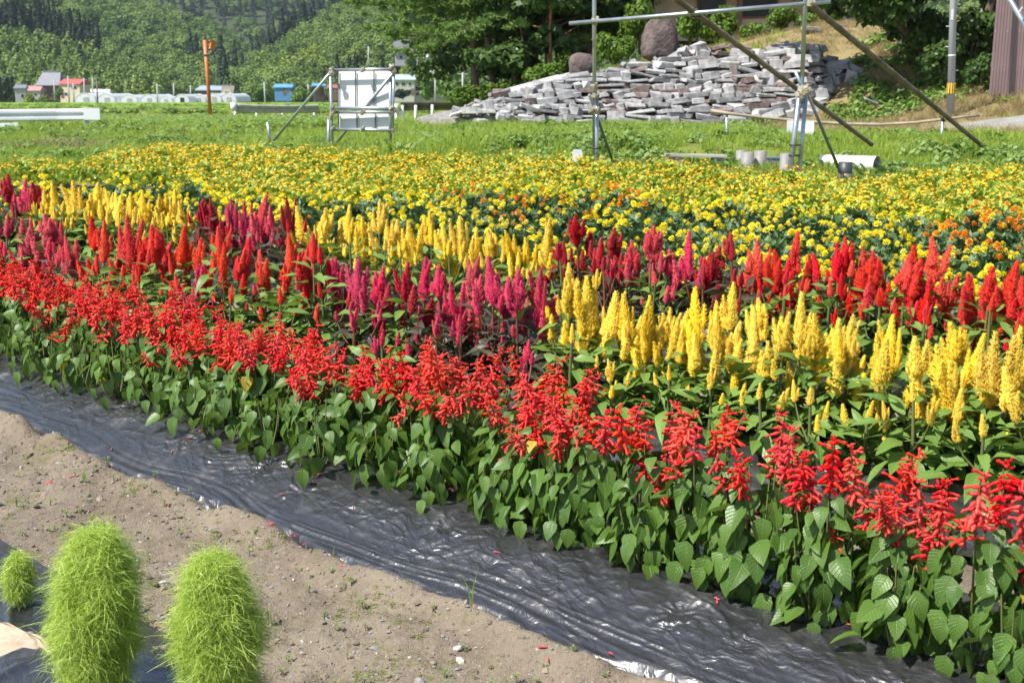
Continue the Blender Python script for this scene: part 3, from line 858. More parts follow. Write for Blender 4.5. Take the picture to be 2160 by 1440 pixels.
for i, (a_, b_, y_) in enumerate([(158, 202, 219), (205, 243, 219), (253, 290, 219), (296, 331, 219), (335, 363, 218), (367, 399, 217), (401, 434, 217), (433, 467, 216), (463, 499, 216)]):
    greenhouse(a_, b_, y_, 381.0 if i == 5 else 382 + i * 1.5, 1.0 + .1 * (i % 2), GL[i])

# utility poles in the valley
M_POLE = mat('pole_concrete', (.46, .46, .46), (.38, .38, .38), ns=3, rough=.8)
PLAB = ['tall pole left of the temple-side red house', 'pole in front of the red-roofed house wall', 'tall pole at the right corner of the red-roofed house', 'dark wooden pole in front of the second greenhouse', 'thin pole behind the white-roofed shed',
        'lone pole in the middle of the greenhouse row', 'short pole behind the middle greenhouses', 'thin pole left of the orange pole', 'pole at the field edge left of the blue shed', 'thin pole behind the round shrub by the blue shed',
        'tall pole above the white boards on the hillside', 'pole right of the white boards below the pines', 'pole close under the pine branches', 'small pole among the valley roofs left of the red-roofed house']
for i, (x0, y0, x1, y1, D) in enumerate([(143, 160, 146, 211, 400), (154, 176, 156, 212, 402), (177, 165, 178, 211, 404), (204, 171, 206, 225, 330), (195, 164, 196, 197, 430), (331, 176, 332, 219, 370), (366, 176, 367, 214, 420), (402, 180, 402, 206, 425), (557, 173, 560, 221, 340), (650, 178, 650, 210, 360), (777, 98, 777, 147, 470), (918, 152, 918, 212, 230), (976, 150, 976, 206, 210), (114, 168, 115, 205, 410)]):
    a = P(x1, y1 + 2, D); b = P(x0, y0, D)
    e = ob('utility_pole', None, None, a, 'grey utility ' + PLAB[i] if 'wooden' not in PLAB[i] else PLAB[i], 'utility pole', 'utility poles in the valley')
    r = .16 * D / 400 + .1
    m = MB(); m.tube([(0, 0, -1), b - a], [r, r * .8], 6); ob('shaft', m.mesh('shaft', [M_POLE if i != 3 else M_BROWN]), e)
    m = MB(); m.box((b - a) - Vector((0, 0, .5)), (1.8, .12, .12)); ob('crossarm', m.mesh('crossarm', [M_POLE]), e)

# ------------------------------------------------------------------ trees and shrubs that stand by themselves
def leaf_mass(name, rng, cs, rs, n, size, m, shell=.5, up=.5, asp=1.0):
    Pn, D = blob_points(rng, cs, rs, n, shell)
    V, F = quads(rng, Pn, D + np.array([0, 0, up]), size, asp)
    return mesh_np(name, V, F, [m])
rg = np.random.default_rng(5)
def shrub_mesh(seed, m, n=900, size=.28):
    g = np.random.default_rng(seed); cs = []; rs = []
    for i in range(8):
        a = g.uniform(0, 6.28); q = g.uniform(.1, .6); cs.append((q * math.cos(a), q * math.sin(a), g.uniform(.25, .75))); f = g.uniform(.3, .5); rs.append((f, f, f * .75))
    return leaf_mass('foliage', g, cs, rs, n, size, m, .45)
def shrub(label, px, pyb, D, w, h, me, cat='shrub', group=None, pyt=None):
    p = P(px, pyb, D)
    e = ob('shrub', None, None, Matrix.Translation(p) @ Matrix.Rotation(rg.uniform(0, 6), 4, 'Z') @ Matrix.Diagonal((w / 2 / .95, w / 2 / .95, h / 1.05, 1)), label, cat, group)
    ob('foliage', me, e)
    m = MB(); m.tube([(0, 0, -.1), (.03, 0, .3), (-.05, .05, .6)], [.06, .04, .02], 5); ob('stem', m.mesh('stem', [M_BARK]), e)
SH_D = [shrub_mesh(30 + i, M_BROAD, 800, .20) for i in range(3)]
SH_C = shrub_mesh(40, M_CEDAR, 900, .18)
SH_L = [shrub_mesh(50 + i, M_LIME, 700, .2) for i in range(2)]
shrub('dark round evergreen tree at the left edge beside the valley sheds', 8, 218, 400, 9.5, 11, SH_C, 'tree')
shrub('round green bush in front of the valley houses', 95, 221, 385, 5, 3.2, SH_D[0])
shrub('bright green mound of bushes left of the first greenhouse', 62, 220, 390, 6, 3.5, SH_L[0])
shrub('leafy garden tree below the temple roof', 122, 207, 430, 5, 4, SH_D[1], 'tree')
shrub('bushy shrub right of the cream barn', 552, 213, 360, 7, 4, SH_D[2])
shrub('dark round bush in front of the blue shed', 634, 212, 355, 6.2, 4.2, SH_D[0])
shrub('tree in front of the pinkish hillside roof', 915, 140, 440, 5, 4.5, SH_D[1], 'tree')
shrub('tree in front of the huge dark farmhouse roof', 868, 142, 445, 6, 5, SH_D[2], 'tree')
shrub('rounded trees beside the pale blue-grey roof', 905, 206, 330, 9, 7, SH_D[1], 'tree')
shrub('hedge-like dark bush below the pale blue-grey roof', 850, 208, 350, 7, 3, SH_C)
shrub('light green tree on the slope left of the pines', 950, 212, 280, 9, 8, SH_D[0], 'tree')

def limb_pts(rng, a, d, L, n=5, droop=0.0, wob=.08):
    p = Vector(a); pts = [p.copy()]; d = Vector(d).normalized()
    for i in range(n):
        d = (d + Vector(rng.normal(0, wob, 3)) + Vector((0, 0, -droop))).normalized()
        p = p + d * (L / n); pts.append(p.copy())
    return pts
M_PINE = fol_mat('pine_needles', (.13, .22, .05), (.24, .34, .09), (.15, .25, .05), .3)
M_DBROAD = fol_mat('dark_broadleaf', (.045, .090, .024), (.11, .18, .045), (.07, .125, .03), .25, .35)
M_VINE = fol_mat('vine_foliage', (.09, .17, .02), (.17, .27, .035), (.13, .21, .03), .3, .45)
M_RBARK = mat('red_bark', (.26, .13, .08), (.16, .09, .06), ns=5, rough=.9, stretch=(1, 1, .3))

def pine(label, x, y, zb, H, low, R, seed, bias=(0, 0)):
    g = np.random.default_rng(seed)
    e = ob('pine_tree', None, None, Vector((x, y, zb)), label, 'pine tree')
    tp = limb_pts(g, (0, 0, -.3), (g.normal(0, .06), g.normal(0, .06), 1), H, 7, 0, .05)
    m = MB(); m.tube(tp, list(np.linspace(.2, .05, len(tp))), 9); ob('trunk', m.mesh('trunk', [M_BARK]), e)
    Vs = []; Ns = []; Al = []
    k = 0; zz = low
    while zz < H * .97:
        f = (zz - low) / (H - low); nb = 5
        for j in range(nb):
            a = j * 6.28 / nb + zz * 2.1 + g.uniform(-.4, .4)
            d = Vector((math.cos(a) + bias[0], math.sin(a) + bias[1], .12))
            L = R * (1 - .7 * f) * g.uniform(.75, 1.1) * d.xy.length
            i = min(int(zz / H * 7), 6); base = tp[i].lerp(tp[i + 1], zz / H * 7 - i)
            pts = limb_pts(g, base, d, L, 6, .015, .1)
            m = MB(); m.tube(pts, list(np.linspace(.055, .012, len(pts))), 5, caps=False); ob('limb', m.mesh('limb', [M_BARK]), e)
            for q in range(2, len(pts)):
                for s in range(5):
                    c = np.array(pts[q]) + g.normal(0, 1, 3) * (.38, .38, .10) * (.6 + .4 * q / 6)
                    n = 46
                    D = g.normal(0, 1, (n, 3)); D[:, 2] = np.abs(D[:, 2]) * .8 + .15; D /= np.linalg.norm(D, axis=1, keepdims=True)
                    Vs.append(c + D * .17 * g.uniform(.6, 1.2, (n, 1))); Ns.append(g.normal(0, 1, (n, 3))); Al.append(D)
        zz += g.uniform(.45, .75)
    Pn = np.concatenate(Vs); Nn = np.concatenate(Ns); A = np.concatenate(Al)
    n = len(Pn)
    sz = np.full(n, .17) * g.uniform(.7, 1.2, n)
    V, F = quads(g, Pn, Nn, sz, 1.9, .2, A)
    # slim the needles sprays
    V = V.reshape(-1, 4, 3); c = V.mean(1, keepdims=True); ax = V[:, 2] - V[:, 0]; w = V[:, 1] - V[:, 3]
    V[:, 1] = c[:, 0] + w * .22; V[:, 3] = c[:, 0] - w * .22
    ob('crown', mesh_np('crown', V.reshape(-1, 3), F, [M_PINE]), e)

def bigtree(name, label, x, y, zb, H, low, R, seed, m, trunk_m, n=4200, size=.26, nst=1, cat='tree', lean=(0, 0)):
    g = np.random.default_rng(seed)
    e = ob(name, None, None, Vector((x, y, zb)), label, cat)
    cs = []; rs = []
    for s in range(nst):
        b = (g.uniform(-.4, .4) * (nst > 1), g.uniform(-.3, .3) * (nst > 1), -.3)
        tp = limb_pts(g, b, (g.normal(0, .1) + lean[0], g.normal(0, .1) + lean[1], 1), H * .8, 6, 0, .09)
        mm = MB(); mm.tube(tp, list(np.linspace(.16 if nst == 1 else .07, .03, len(tp))), 8); ob('trunk', mm.mesh('trunk', [trunk_m]), e)
        for j in range(9 if nst == 1 else 5):
            a = j * 2.4 + g.uniform(-.5, .5); i = int(g.integers(2, 6)); f = g.uniform(.45, 1)
            pts = limb_pts(g, tp[i], (math.cos(a), math.sin(a), g.uniform(.0, .7)), R * f, 4, .03, .15)
            mm = MB(); mm.tube(pts, list(np.linspace(.06, .012, len(pts))), 5, caps=False); ob('limb', mm.mesh('limb', [trunk_m]), e)
            for q in (2, 3, 4):
                c = np.array(pts[q]) + g.normal(0, .15, 3); c[2] = max(c[2], low); k = g.uniform(.16, .28) * R
                cs.append(c); rs.append((k * 1.25, k * 1.25, k * .6))
    cs.append((0, 0, H * .86)); rs.append((R * .35, R * .35, H * .14))
    Pn, D = blob_points(g, cs, rs, n, .35)
    V, F = quads(g, Pn, D + np.array([0, 0, .7]), size, 1.25, .7)
    ob('crown', mesh_np('crown', V, F, [m]), e)

def gp_(px, D):   # ground point in the direction of a pixel column
    x = (px - 1080) / FOC * D
    return x, D, float(gz(np.array(x), np.array(float(D))))
x, y, z = gp_(1092, 50); pine('big soft-needled pine with boughs reaching out left over the valley', x, y, z - .1, 8.5, 2.7, 4.7, 61, (-.35, -.2))
x, y, z = gp_(1045, 55); pine('pine standing left of the big pine, boughs above the hillside roofs', x, y, z, 9.5, 3.9, 3.9, 62, (-.25, -.2))
x, y, z = gp_(1005, 61); pine('tall pine at the back left of the grove, long bright boughs reaching left', x, y, z, 10.5, 4.3, 4.2, 65, (-.7, -.2))
x, y, z = gp_(1190, 51); pine('pine right of the big pine behind the tapered boulder', x, y, z, 8.5, 3.2, 3.6, 63, (0, -.3))
x, y, z = gp_(1400, 56); pine('pine rising behind the great domed boulder', x, y, z - .2, 9, 2.2, 3.6, 64, (0, -.2))
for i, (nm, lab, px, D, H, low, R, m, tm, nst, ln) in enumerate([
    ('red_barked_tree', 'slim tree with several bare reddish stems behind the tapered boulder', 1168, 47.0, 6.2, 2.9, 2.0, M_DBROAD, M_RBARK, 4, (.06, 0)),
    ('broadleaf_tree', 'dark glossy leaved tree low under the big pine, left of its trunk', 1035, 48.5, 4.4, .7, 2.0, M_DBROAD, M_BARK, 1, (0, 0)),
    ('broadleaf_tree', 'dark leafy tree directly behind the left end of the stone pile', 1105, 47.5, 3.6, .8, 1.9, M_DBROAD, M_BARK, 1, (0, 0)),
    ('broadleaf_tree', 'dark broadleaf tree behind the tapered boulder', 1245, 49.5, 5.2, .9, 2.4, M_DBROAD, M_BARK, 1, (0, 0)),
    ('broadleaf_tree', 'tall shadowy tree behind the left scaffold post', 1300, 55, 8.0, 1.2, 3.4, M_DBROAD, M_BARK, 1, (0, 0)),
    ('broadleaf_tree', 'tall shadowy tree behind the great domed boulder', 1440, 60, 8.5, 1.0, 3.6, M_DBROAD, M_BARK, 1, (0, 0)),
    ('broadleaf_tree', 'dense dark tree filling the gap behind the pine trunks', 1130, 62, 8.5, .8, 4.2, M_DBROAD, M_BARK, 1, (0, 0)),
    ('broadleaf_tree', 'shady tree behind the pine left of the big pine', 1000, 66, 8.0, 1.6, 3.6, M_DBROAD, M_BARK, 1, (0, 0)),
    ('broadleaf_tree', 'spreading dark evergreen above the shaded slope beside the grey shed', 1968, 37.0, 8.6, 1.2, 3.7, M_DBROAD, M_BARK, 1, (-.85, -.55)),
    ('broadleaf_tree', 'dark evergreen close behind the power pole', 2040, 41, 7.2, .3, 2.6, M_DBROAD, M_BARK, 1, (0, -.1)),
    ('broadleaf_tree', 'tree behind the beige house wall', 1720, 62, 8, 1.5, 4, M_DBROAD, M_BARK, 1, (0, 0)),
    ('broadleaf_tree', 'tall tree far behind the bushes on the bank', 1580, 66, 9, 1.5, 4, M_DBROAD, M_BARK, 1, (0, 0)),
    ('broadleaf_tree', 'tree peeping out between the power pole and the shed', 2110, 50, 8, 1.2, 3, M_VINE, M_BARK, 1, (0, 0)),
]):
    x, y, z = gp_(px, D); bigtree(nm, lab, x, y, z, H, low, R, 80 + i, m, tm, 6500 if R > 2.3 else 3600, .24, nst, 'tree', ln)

SH_V = [shrub_mesh(70 + i, M_VINE, 1300, .13) for i in range(4)]
VL = ['bright green bush at the left foot of the great domed boulder', 'vine covered bush behind the great domed boulder', 'green bush right of the great domed boulder', 'leafy bush below the reddish eaves', 'bush with arching twigs on top of the bank', 'bush behind the right scaffold post', 'green bush under the beige house wall', 'small bush between the concrete lids', 'shadowed bush on the slope below the dark evergreens', 'low bush near the drain pipe end', 'bush at the top of the slope left of the dark evergreen', 'tangle of green vines left of the great domed boulder', 'round bush behind the tapered boulder', 'green thicket below the red-barked stems', 'low green bush at the left end of the bank', 'bush at the left foot of the pine trunks']
for i, (px, py, D, w, h) in enumerate([(1290, 128, 45, 1.5, 1.5), (1350, 100, 47, 2.2, 2.0), (1455, 92, 46, 1.8, 1.5), (1530, 84, 46, 2.1, 1.5), (1585, 82, 45.5, 1.5, .9), (1655, 66, 46, 2.0, 1.1), (1735, 60, 46.5, 1.8, .9), (1755, 52, 46, 1.2, .7), (2040, 148, 37, 1.6, .9), (1935, 120, 37.5, 1.4, .7), (1865, 52, 44, 1.5, 1.1), (1325, 118, 44.5, 1.3, .9), (1215, 150, 46, 1.6, 1.1), (1145, 180, 45.5, 2.0, 1.0), (1060, 214, 46, 2.4, .9), (985, 222, 48, 2.2, 1.0)]):
    shrub(VL[i], px, py + 4, D, w, h, SH_V[i % 4], 'bush')

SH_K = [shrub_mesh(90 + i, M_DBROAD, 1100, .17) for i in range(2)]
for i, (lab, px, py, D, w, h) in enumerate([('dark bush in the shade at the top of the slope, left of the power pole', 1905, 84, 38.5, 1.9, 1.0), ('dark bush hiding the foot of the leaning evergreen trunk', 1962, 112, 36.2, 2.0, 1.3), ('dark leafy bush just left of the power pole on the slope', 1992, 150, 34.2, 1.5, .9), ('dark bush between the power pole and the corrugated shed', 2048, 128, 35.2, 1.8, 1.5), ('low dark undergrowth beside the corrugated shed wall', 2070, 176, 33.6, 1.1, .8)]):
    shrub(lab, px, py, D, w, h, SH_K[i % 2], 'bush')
# ------------------------------------------------------------------ house behind the bank, corrugated shed, power pole
x0, x1 = P(1380, 30, 52).x, P(1850, 30, 52).x; zb = 3.95
e = ob('house', None, None, Vector(((x0 + x1) / 2, 52, zb)), 'beige house with wooden posts and reddish eaves behind the bushes on the bank', 'house')
wd = x1 - x0
q = MB(); q.box((0, 2, 1.2), (wd, 4, 3.0)); ob('wall', q.mesh('wall', [cmat('beige_wall', (.50, .43, .34))]), e)
q = MB(); q.add([(-wd / 2 - .8, -1.0, 1.55), (wd / 2 + .8, -1.0, 1.55), (wd / 2 + .8, 2, 3.2), (-wd / 2 - .8, 2, 3.2), (wd / 2 + .8, 5, 1.55), (-wd / 2 - .8, 5, 1.55)] + [(-wd / 2 - .8, -1.0, 1.7), (wd / 2 + .8, -1.0, 1.7), (wd / 2 + .8, 2, 3.4), (-wd / 2 - .8, 2, 3.4), (wd / 2 + .8, 5, 1.7), (-wd / 2 - .8, 5, 1.7)],
                 [(6, 7, 8, 9), (9, 8, 10, 11), (1, 0, 3, 2), (2, 3, 5, 4), (0, 1, 7, 6), (4, 5, 11, 10)]); ob('roof', q.mesh('roof', [cmat('brick_red_roof', (.30, .11, .08))]), e)
for k, pxk in enumerate((1560, 1823, 1700)):
    q = MB(); q.box((P(pxk, 30, 51.6).x - (x0 + x1) / 2, -.4, .7), (.2, .2, 1.8)); ob('post', q.mesh('post', [M_BROWN]), e)
for pxk, ww, hh, zz in ((1832, .9, 1.0, .75), (1600, 1.6, .8, 1.0), (1500, 1.2, .8, 1.0)):
    q = MB(); q.box((P(pxk, 30, 52).x - (x0 + x1) / 2, -.02, zz), (ww, .12, hh)); w_ = ob('window', q.mesh('window', [M_BROWN]), e)
    q = MB(); q.box((P(pxk, 30, 52).x - (x0 + x1) / 2, -.07, zz), (ww - .16, .1, hh - .16)); ob('pane', q.mesh('pane', [M_DARK]), w_)

# corrugated shed: each sheet of cladding a part
M_CORR = mat('brown_steel', (.25, .175, .175), (.215, .15, .15), ns=1.5, rough=.42, metal=.25, stain=(.19, .125, .12), stain_s=1.2)
a = P(2086, 196, 33.2)
e = ob('corrugated_shed', None, None, Matrix.Translation((a.x, a.y, a.z - .3)) @ Matrix.Rotation(-.42, 4, 'Z'), 'tall shed clad in brownish grey corrugated steel at the right edge', 'shed')
for s in range(5):
    n = 13; per = .075; V = []; F = []; x = s * n * per
    prof = []
    for k in range(n):
        b = x + k * per; prof += [(b, 0), (b + .03, 0), (b + .04, -.018), (b + .065, -.018)]
    prof.append((x + n * per, 0))
    for zq in (0, 5.2):
        V += [(p[0] + .02 * zq / 5, p[1] - .003 * (s % 2), zq) for p in prof]
    k = len(prof); F = [(i, i + 1, k + i + 1, k + i) for i in range(k - 1)]
    m = MB(); m.add(V, F); sh = ob('metal_sheet', m.mesh('metal_sheet', [M_CORR]), e)
    m = MB()
    for zq in (.9, 1.9, 2.7, 3.9):
        for xx in (x + .051, x + .351, x + .651):
            m.box((xx, -.024, zq), (.014, .012, .014))
    ob('screw', m.mesh('screw', [M_WHITE]), sh, kind='stuff')
m = MB(); m.box((2.44, 1.9, 2.6), (4.8, 3.7, 5.16)); ob('wall', m.mesh('wall', [M_CORR]), e)
m = MB(); m.add([(-.3, -.4, 5.2), (5.2, -.4, 5.2), (5.2, 4.2, 5.9), (-.3, 4.2, 5.9), (-.3, -.4, 5.3), (5.2, -.4, 5.3), (5.2, 4.2, 6.0), (-.3, 4.2, 6.0)], [(0, 3, 2, 1), (4, 5, 6, 7), (0, 1, 5, 4), (1, 2, 6, 5), (2, 3, 7, 6), (3, 0, 4, 7)]); ob('roof', m.mesh('roof', [M_GREYROOF]), e)

b0 = P(2004, 274, 31.5)
e = ob('power_pole', None, None, b0, 'grey concrete power pole with a yellow and black warning band', 'power pole')
top = P(2011, 0, 31.5) - b0; dirp = top.normalized()
def al(py): return dirp * ((P(2008, py, 31.5) - b0).z / dirp.z)
m = MB(); m.tube([dirp * -.4, dirp * 8.5], [.098, .068], 16); ob('shaft', m.mesh('shaft', [mat('pole_grey', (.40, .41, .44), (.34, .35, .38), ns=2, rough=.7, stretch=(1, 1, .2))]), e)
m = MB(); m.tube([al(199), al(174)], [.099, .098], 16, 0); bandb = ob('warning_band', m.mesh('warning_band', [mat('band_black', (.03, .03, .03))]), e)
for k in range(10):
    an = k * 6.283 / 10; m = MB(); c_ = (al(198) + al(175)) / 2
    m.box(c_ + Vector((math.cos(an), math.sin(an), 0)) * .099, (.008, .034, (al(175) - al(198)).length), Matrix.Rotation(an, 3, 'Z')); pass
    if k == 0: M_BY = mat('band_yellow', (.80, .48, .04))
    ob('stripe', m.mesh('stripe', [M_BY]), bandb)
m = MB(); m.tube([al(119), al(116)], .094, 16); ob('collar', m.mesh('collar', [M_WHITE]), e)
m = MB(); m.box(al(32) + Vector((-.045, -.075, 0)), (.05, .02, .25)); ob('number_plate', m.mesh('number_plate', [M_WHITE]), e)
for py, sx in ((57, -1), (11, 1), (150, 1), (100, -1)):
    m = MB(); m.tube([al(py), al(py) + Vector((sx * .17, -.02, .015))], .009, 5); ob('step_bolt', m.mesh('step_bolt', [M_WHITE]), e)

p = P(1918, 89, 39.4)
e = ob('drain_pipe', None, None, p, 'short white drain pipe end poking out of the shaded slope', 'pipe')
m = MB(); m.tube([(-.12, .5, .0), (0, -.15, -.02)], .055, 12, caps=False); m.tube([(-.12, .5, .0), (0, -.15, -.02)], .045, 12, caps=False); ob('tube', m.mesh('tube', [M_WHITE]), e)
m = MB(); m.tube([(-.05, .12, -.01), (-.045, .10, -.01)], .044, 12); ob('bore_shade', m.mesh('bore_shade', [M_DARK]), e)  # dark disc inside the pipe, its colour standing in for shade
for lab, px, py, D in (('pale concrete lid lying on the bank under the beige house', 1786, 56, 43.6), ('mossy concrete slab on the bank left of the other lid', 1712, 60, 43.0)):
    p = P(px, py, D); m = MB(); m.box((0, 0, 0), (.62, .4, .1), Euler((.1, .05, .1)).to_matrix()); m.box((0, 0, -.07), (.5, .3, .08)); ob('concrete_slab', m.mesh('concrete_slab', [M_CONC]), None, p, lab, 'slab')

# ------------------------------------------------------------------ stone pile
def stone_mesh(seed, asp):
    g = random.Random(seed); bm = bmesh.new(); bmesh.ops.create_cube(bm, size=1)
    for v in bm.verts:
        v.co = Vector((v.co.x * asp[0] * g.uniform(.68, 1.12), v.co.y * asp[1] * g.uniform(.8, 1.12), v.co.z * asp[2] * g.uniform(.58, 1.12)))
    bmesh.ops.bevel(bm, geom=list(bm.edges), offset=.014, segments=1, affect='EDGES', profile=.5)
    for v in bm.verts:
        v.co += Vector((g.uniform(-1, 1), g.uniform(-1, 1), g.uniform(-1, 1))) * .012
    me = bpy.data.meshes.new('stone'); bm.to_mesh(me); bm.free(); return me
M_ST = [mat('pale_stone', (.43, .42, .42), (.29, .285, .285), ns=5, rough=.85, bump=.5, bs=25, bd=.02, stain=(.19, .145, .12), stain_s=4, stain_t=(.53, .70)),
        mat('white_stone', (.50, .49, .47), (.36, .36, .37), ns=5, rough=.85, bump=.5, bs=25, bd=.02, stain=(.24, .18, .15), stain_s=5, stain_t=(.6, .75)),
        mat('grey_stone', (.29, .285, .29), (.21, .205, .205), ns=5, rough=.85, bump=.5, bs=25, bd=.02, stain=(.15, .12, .10), stain_s=4, stain_t=(.55, .7)),
        mat('brown_stone', (.16, .115, .105), (.24, .19, .17), ns=5, rough=.9, bump=.5, bs=25, bd=.02)]
TOPX = [955, 1010, 1040, 1100, 1180, 1200, 1260, 1330, 1400, 1440, 1480, 1540, 1600, 1640, 1700, 1745, 1790, 1815]
TOPY = [236, 214, 198, 182, 168, 160, 150, 132, 122, 108, 100, 104, 112, 108, 98, 120, 158, 186]
BOTX = [930, 1000, 1050, 1110, 1250, 1500, 1640, 1700, 1760, 1815]
BOTY = [240, 240, 246, 258, 260, 259, 243, 228, 214, 196]
pile = ob('stone_pile', None, None, Vector((5.0, 36.5, .5)), 'long loose stack of pale grey stone slabs and blocks at the foot of the bank', 'stone pile')
PO = Vector((5.0, 36.5, .5))
SM = [stone_mesh(100 + i, a_) for i, a_ in enumerate([(.62, .5, .13), (.75, .5, .15), (.5, .5, .16), (.42, .5, .2), (.34, .45, .26), (.28, .4, .22), (.9, .5, .12), (.55, .5, .22), (.38, .45, .3), (.5, .45, .1), (.7, .5, .2), (.3, .4, .15)])]
g = random.Random(3)
def pile_depth(px, fr): return 36.0 + 2.6 * fr + max(0, px - 1645) / 170 * 2.2 + max(0, 1120 - px) / 150 * 1.6
nst = 0; rubble = MB()
py = 257.0; rows = []
while py > 100:
    rows.append(py); py -= g.uniform(9.0, 13.5)
for py in rows:
    px = 935 + g.uniform(0, 20)
    while px < 1815:
        top = np.interp(px, TOPX, TOPY); bot = np.interp(px, BOTX, BOTY)
        fr = (bot - py) / max(30, bot - np.interp(px, TOPX, TOPY)) if bot > top else 0
        i = g.choice([0, 0, 1, 1, 2, 2, 3, 3, 4, 5, 6, 7, 8, 9, 10, 11])
        D = pile_depth(px, min(1, max(0, (bot - py) / 150))) + g.uniform(-.12, .12)
        wpx = SM[i].vertices[0].co.x
        wd_ = (max(v.co.x for v in SM[i].vertices) - min(v.co.x for v in SM[i].vertices)) * g.uniform(.75, 1.15)
        step = wd_ / D * FOC
        if top - 2 < py < bot + 3:
            p = P(px + step / 2, py, D)
            hs = g.choice([.7, .9, 1.0, 1.15, 1.3, 1.6])
            rot = Euler((g.gauss(0, .12), g.gauss(0, .11), g.gauss(0, .24))).to_matrix().to_4x4()
            if i in (4, 5, 8, 11): rot = Euler((g.gauss(0, .15), g.gauss(0, .25), g.gauss(0, .4))).to_matrix().to_4x4()
            if px > 1650 and True: rot = Matrix.Rotation(-.55, 4, 'Z') @ rot
            mt = g.choices([0, 1, 2, 3], [40, 26, 22, 12])[0]
            sc = wd_ / (max(v.co.x for v in SM[i].vertices) - min(v.co.x for v in SM[i].vertices))
            if nst < 297:
                o = ob('stone', SM[i], pile, Matrix.Translation(p - PO) @ rot @ Matrix.Diagonal((sc, 1, hs, 1)))
                if not o.data.materials: o.data.materials.append(M_ST[0])
                o.material_slots[0].link = 'OBJECT'; o.material_slots[0].material = M_ST[mt]
                nst += 1
            else:
                rubble.box(p - PO, (wd_, .45, .15 * hs), rot.to_3x3())
        px += step * g.uniform(.93, 1.03)
# dark core of smaller broken stone behind the faces
m = MB(); xs = list(range(950, 1815, 18)); V = []
for px in xs:
    for k in range(9):
        f = k / 8; top = float(np.interp(px, TOPX, TOPY)) + 7; bot = float(np.interp(px, BOTX, BOTY)) + 4; py = bot + (min(top, bot) - bot) * f
        V.append(P(px, py, pile_depth(px, min(1, max(0, (bot - py) / 150))) + .26 + g.uniform(-.05, .05)) - PO)
n = len(xs); m.add(V, [(i * 9 + k, i * 9 + 9 + k, i * 9 + 10 + k, i * 9 + 1 + k) for i in range(n - 1) for k in range(8)])
for _ in range(500):
    px = g.uniform(960, 1805); top = np.interp(px, TOPX, TOPY); bot = np.interp(px, BOTX, BOTY)
    py = g.uniform(top, max(bot, top + 2)); p = P(px, py, pile_depth(px, min(1, max(0, (bot - py) / 150))) + .08) - PO
    s_ = g.uniform(.08, .2); m.box(p, (s_, s_, s_ * .6), Euler((g.uniform(-1, 1), g.uniform(-1, 1), g.uniform(-1, 1))).to_matrix())
ob('rubble', m.mesh('rubble', [M_ST[2]]), pile, kind='stuff')
if rubble.v: ob('rubble', rubble.mesh('rubble', [M_ST[0]]), pile, kind='stuff')

def boulder(label, px, pyb, D, w, h, shape, seed, mt, tilt=0.0):
    bm = bmesh.new(); bmesh.ops.create_icosphere(bm, subdivisions=4, radius=1)
    for v in bm.verts:
        c = v.co.copy(); z = (c.z + 1) / 2; k = shape(z)
        n_ = 1 + .11 * float(vn(c.x * 1.7 + seed, c.y * 1.7 + c.z, seed)) + .05 * float(vn(c.x * 5 + c.z * 3, c.y * 5, seed + 1))
        r = math.hypot(c.x, c.y); cr = (abs(c.x) ** 2.6 + abs(c.y) ** 2.6) ** (1 / 2.6)
        f = (k / max(r, 1e-4)) * (r / max(cr, 1e-4)) * n_ if r > 1e-4 else 0
        v.co = Vector((c.x * f * w / 2, c.y * f * w * .38, (z ** .9) * h * (1 + .03 * n_)))
    for f in bm.faces: f.smooth = True
    me = bpy.data.meshes.new('boulder'); bm.to_mesh(me); bm.free(); me.materials.append(mt)
    return ob('boulder', me, None, Matrix.Translation(P(px, pyb, D)) @ Matrix.Rotation(tilt, 4, 'Y'), label, 'boulder')
M_BO = mat('boulder_rock', (.095, .068, .064), (.155, .115, .105), ns=4, rough=.9, bump=.9, bs=9, bd=.06, stain=(.34, .31, .29), stain_s=2.2, stain_t=(.6, .78))
boulder('great dome-shaped brown boulder on top of the stone pile', 1391, 134, 40.5, 1.28, 1.35, lambda z: 1.0 * min(1, (z / .12) ** .5 if z < .12 else 1) * (1 - max(0, z - .12) ** 2.2 * .98) ** .55 if z > 0 else 0, 3, M_BO)
boulder('smaller brown boulder tapering downwards, standing at the left of the pile', 1222, 192, 38.6, 1.0, 1.12, lambda z: (.45 + .62 * z ** .8) * (1 - max(0, z - .55) ** 2 * 4.4) ** .5 * min(1, (z / .04) ** .5) if 0 < z < 1 else 0, 9, M_BO, .12)
def slab(label, px, py, D, dim, rot, mt, seed):
    me = stone_mesh(seed, dim); me.name = 'stone_slab'; me.materials.append(mt)
    ob('stone_slab', me, None, Matrix.Translation(P(px, py, D)) @ Euler(rot).to_matrix().to_4x4(), label, 'stone slab')
slab('dark slab leaning against the great domed boulder', 1432, 117, 38.9, (1.05, .5, .16), (.3, -.5, .1), M_ST[2], 201)
slab('flat dark slab tilted on top of the right end of the pile', 1650, 104, 38.5, (.95, .8, .1), (.5, -.28, .2), M_ST[2], 202)
slab('pale angular block on top of the pile right of the domed boulder', 1473, 100, 38.6, (.42, .4, .3), (.1, -.25, .3), M_ST[0], 203)
slab('pale pointed block behind the right scaffold post', 1727, 104, 39, (.4, .4, .24), (0, -.2, .5), M_ST[1], 204)
slab('square pale slab fallen upright at the right end of the pile', 1797, 164, 37.6, (.36, .14, .5), (-.3, .2, -.1), M_ST[0], 205)
slab('greyish slab lying on the slope above the upright fallen slab', 1806, 147, 38.6, (.5, .4, .22), (.2, .35, -.2), M_ST[1], 206)
slab('wide grey slab facing the camera high on the right of the pile', 1695, 128, 37.9, (1.15, .4, .34), (-.25, -.03, -.25), M_ST[0], 207)
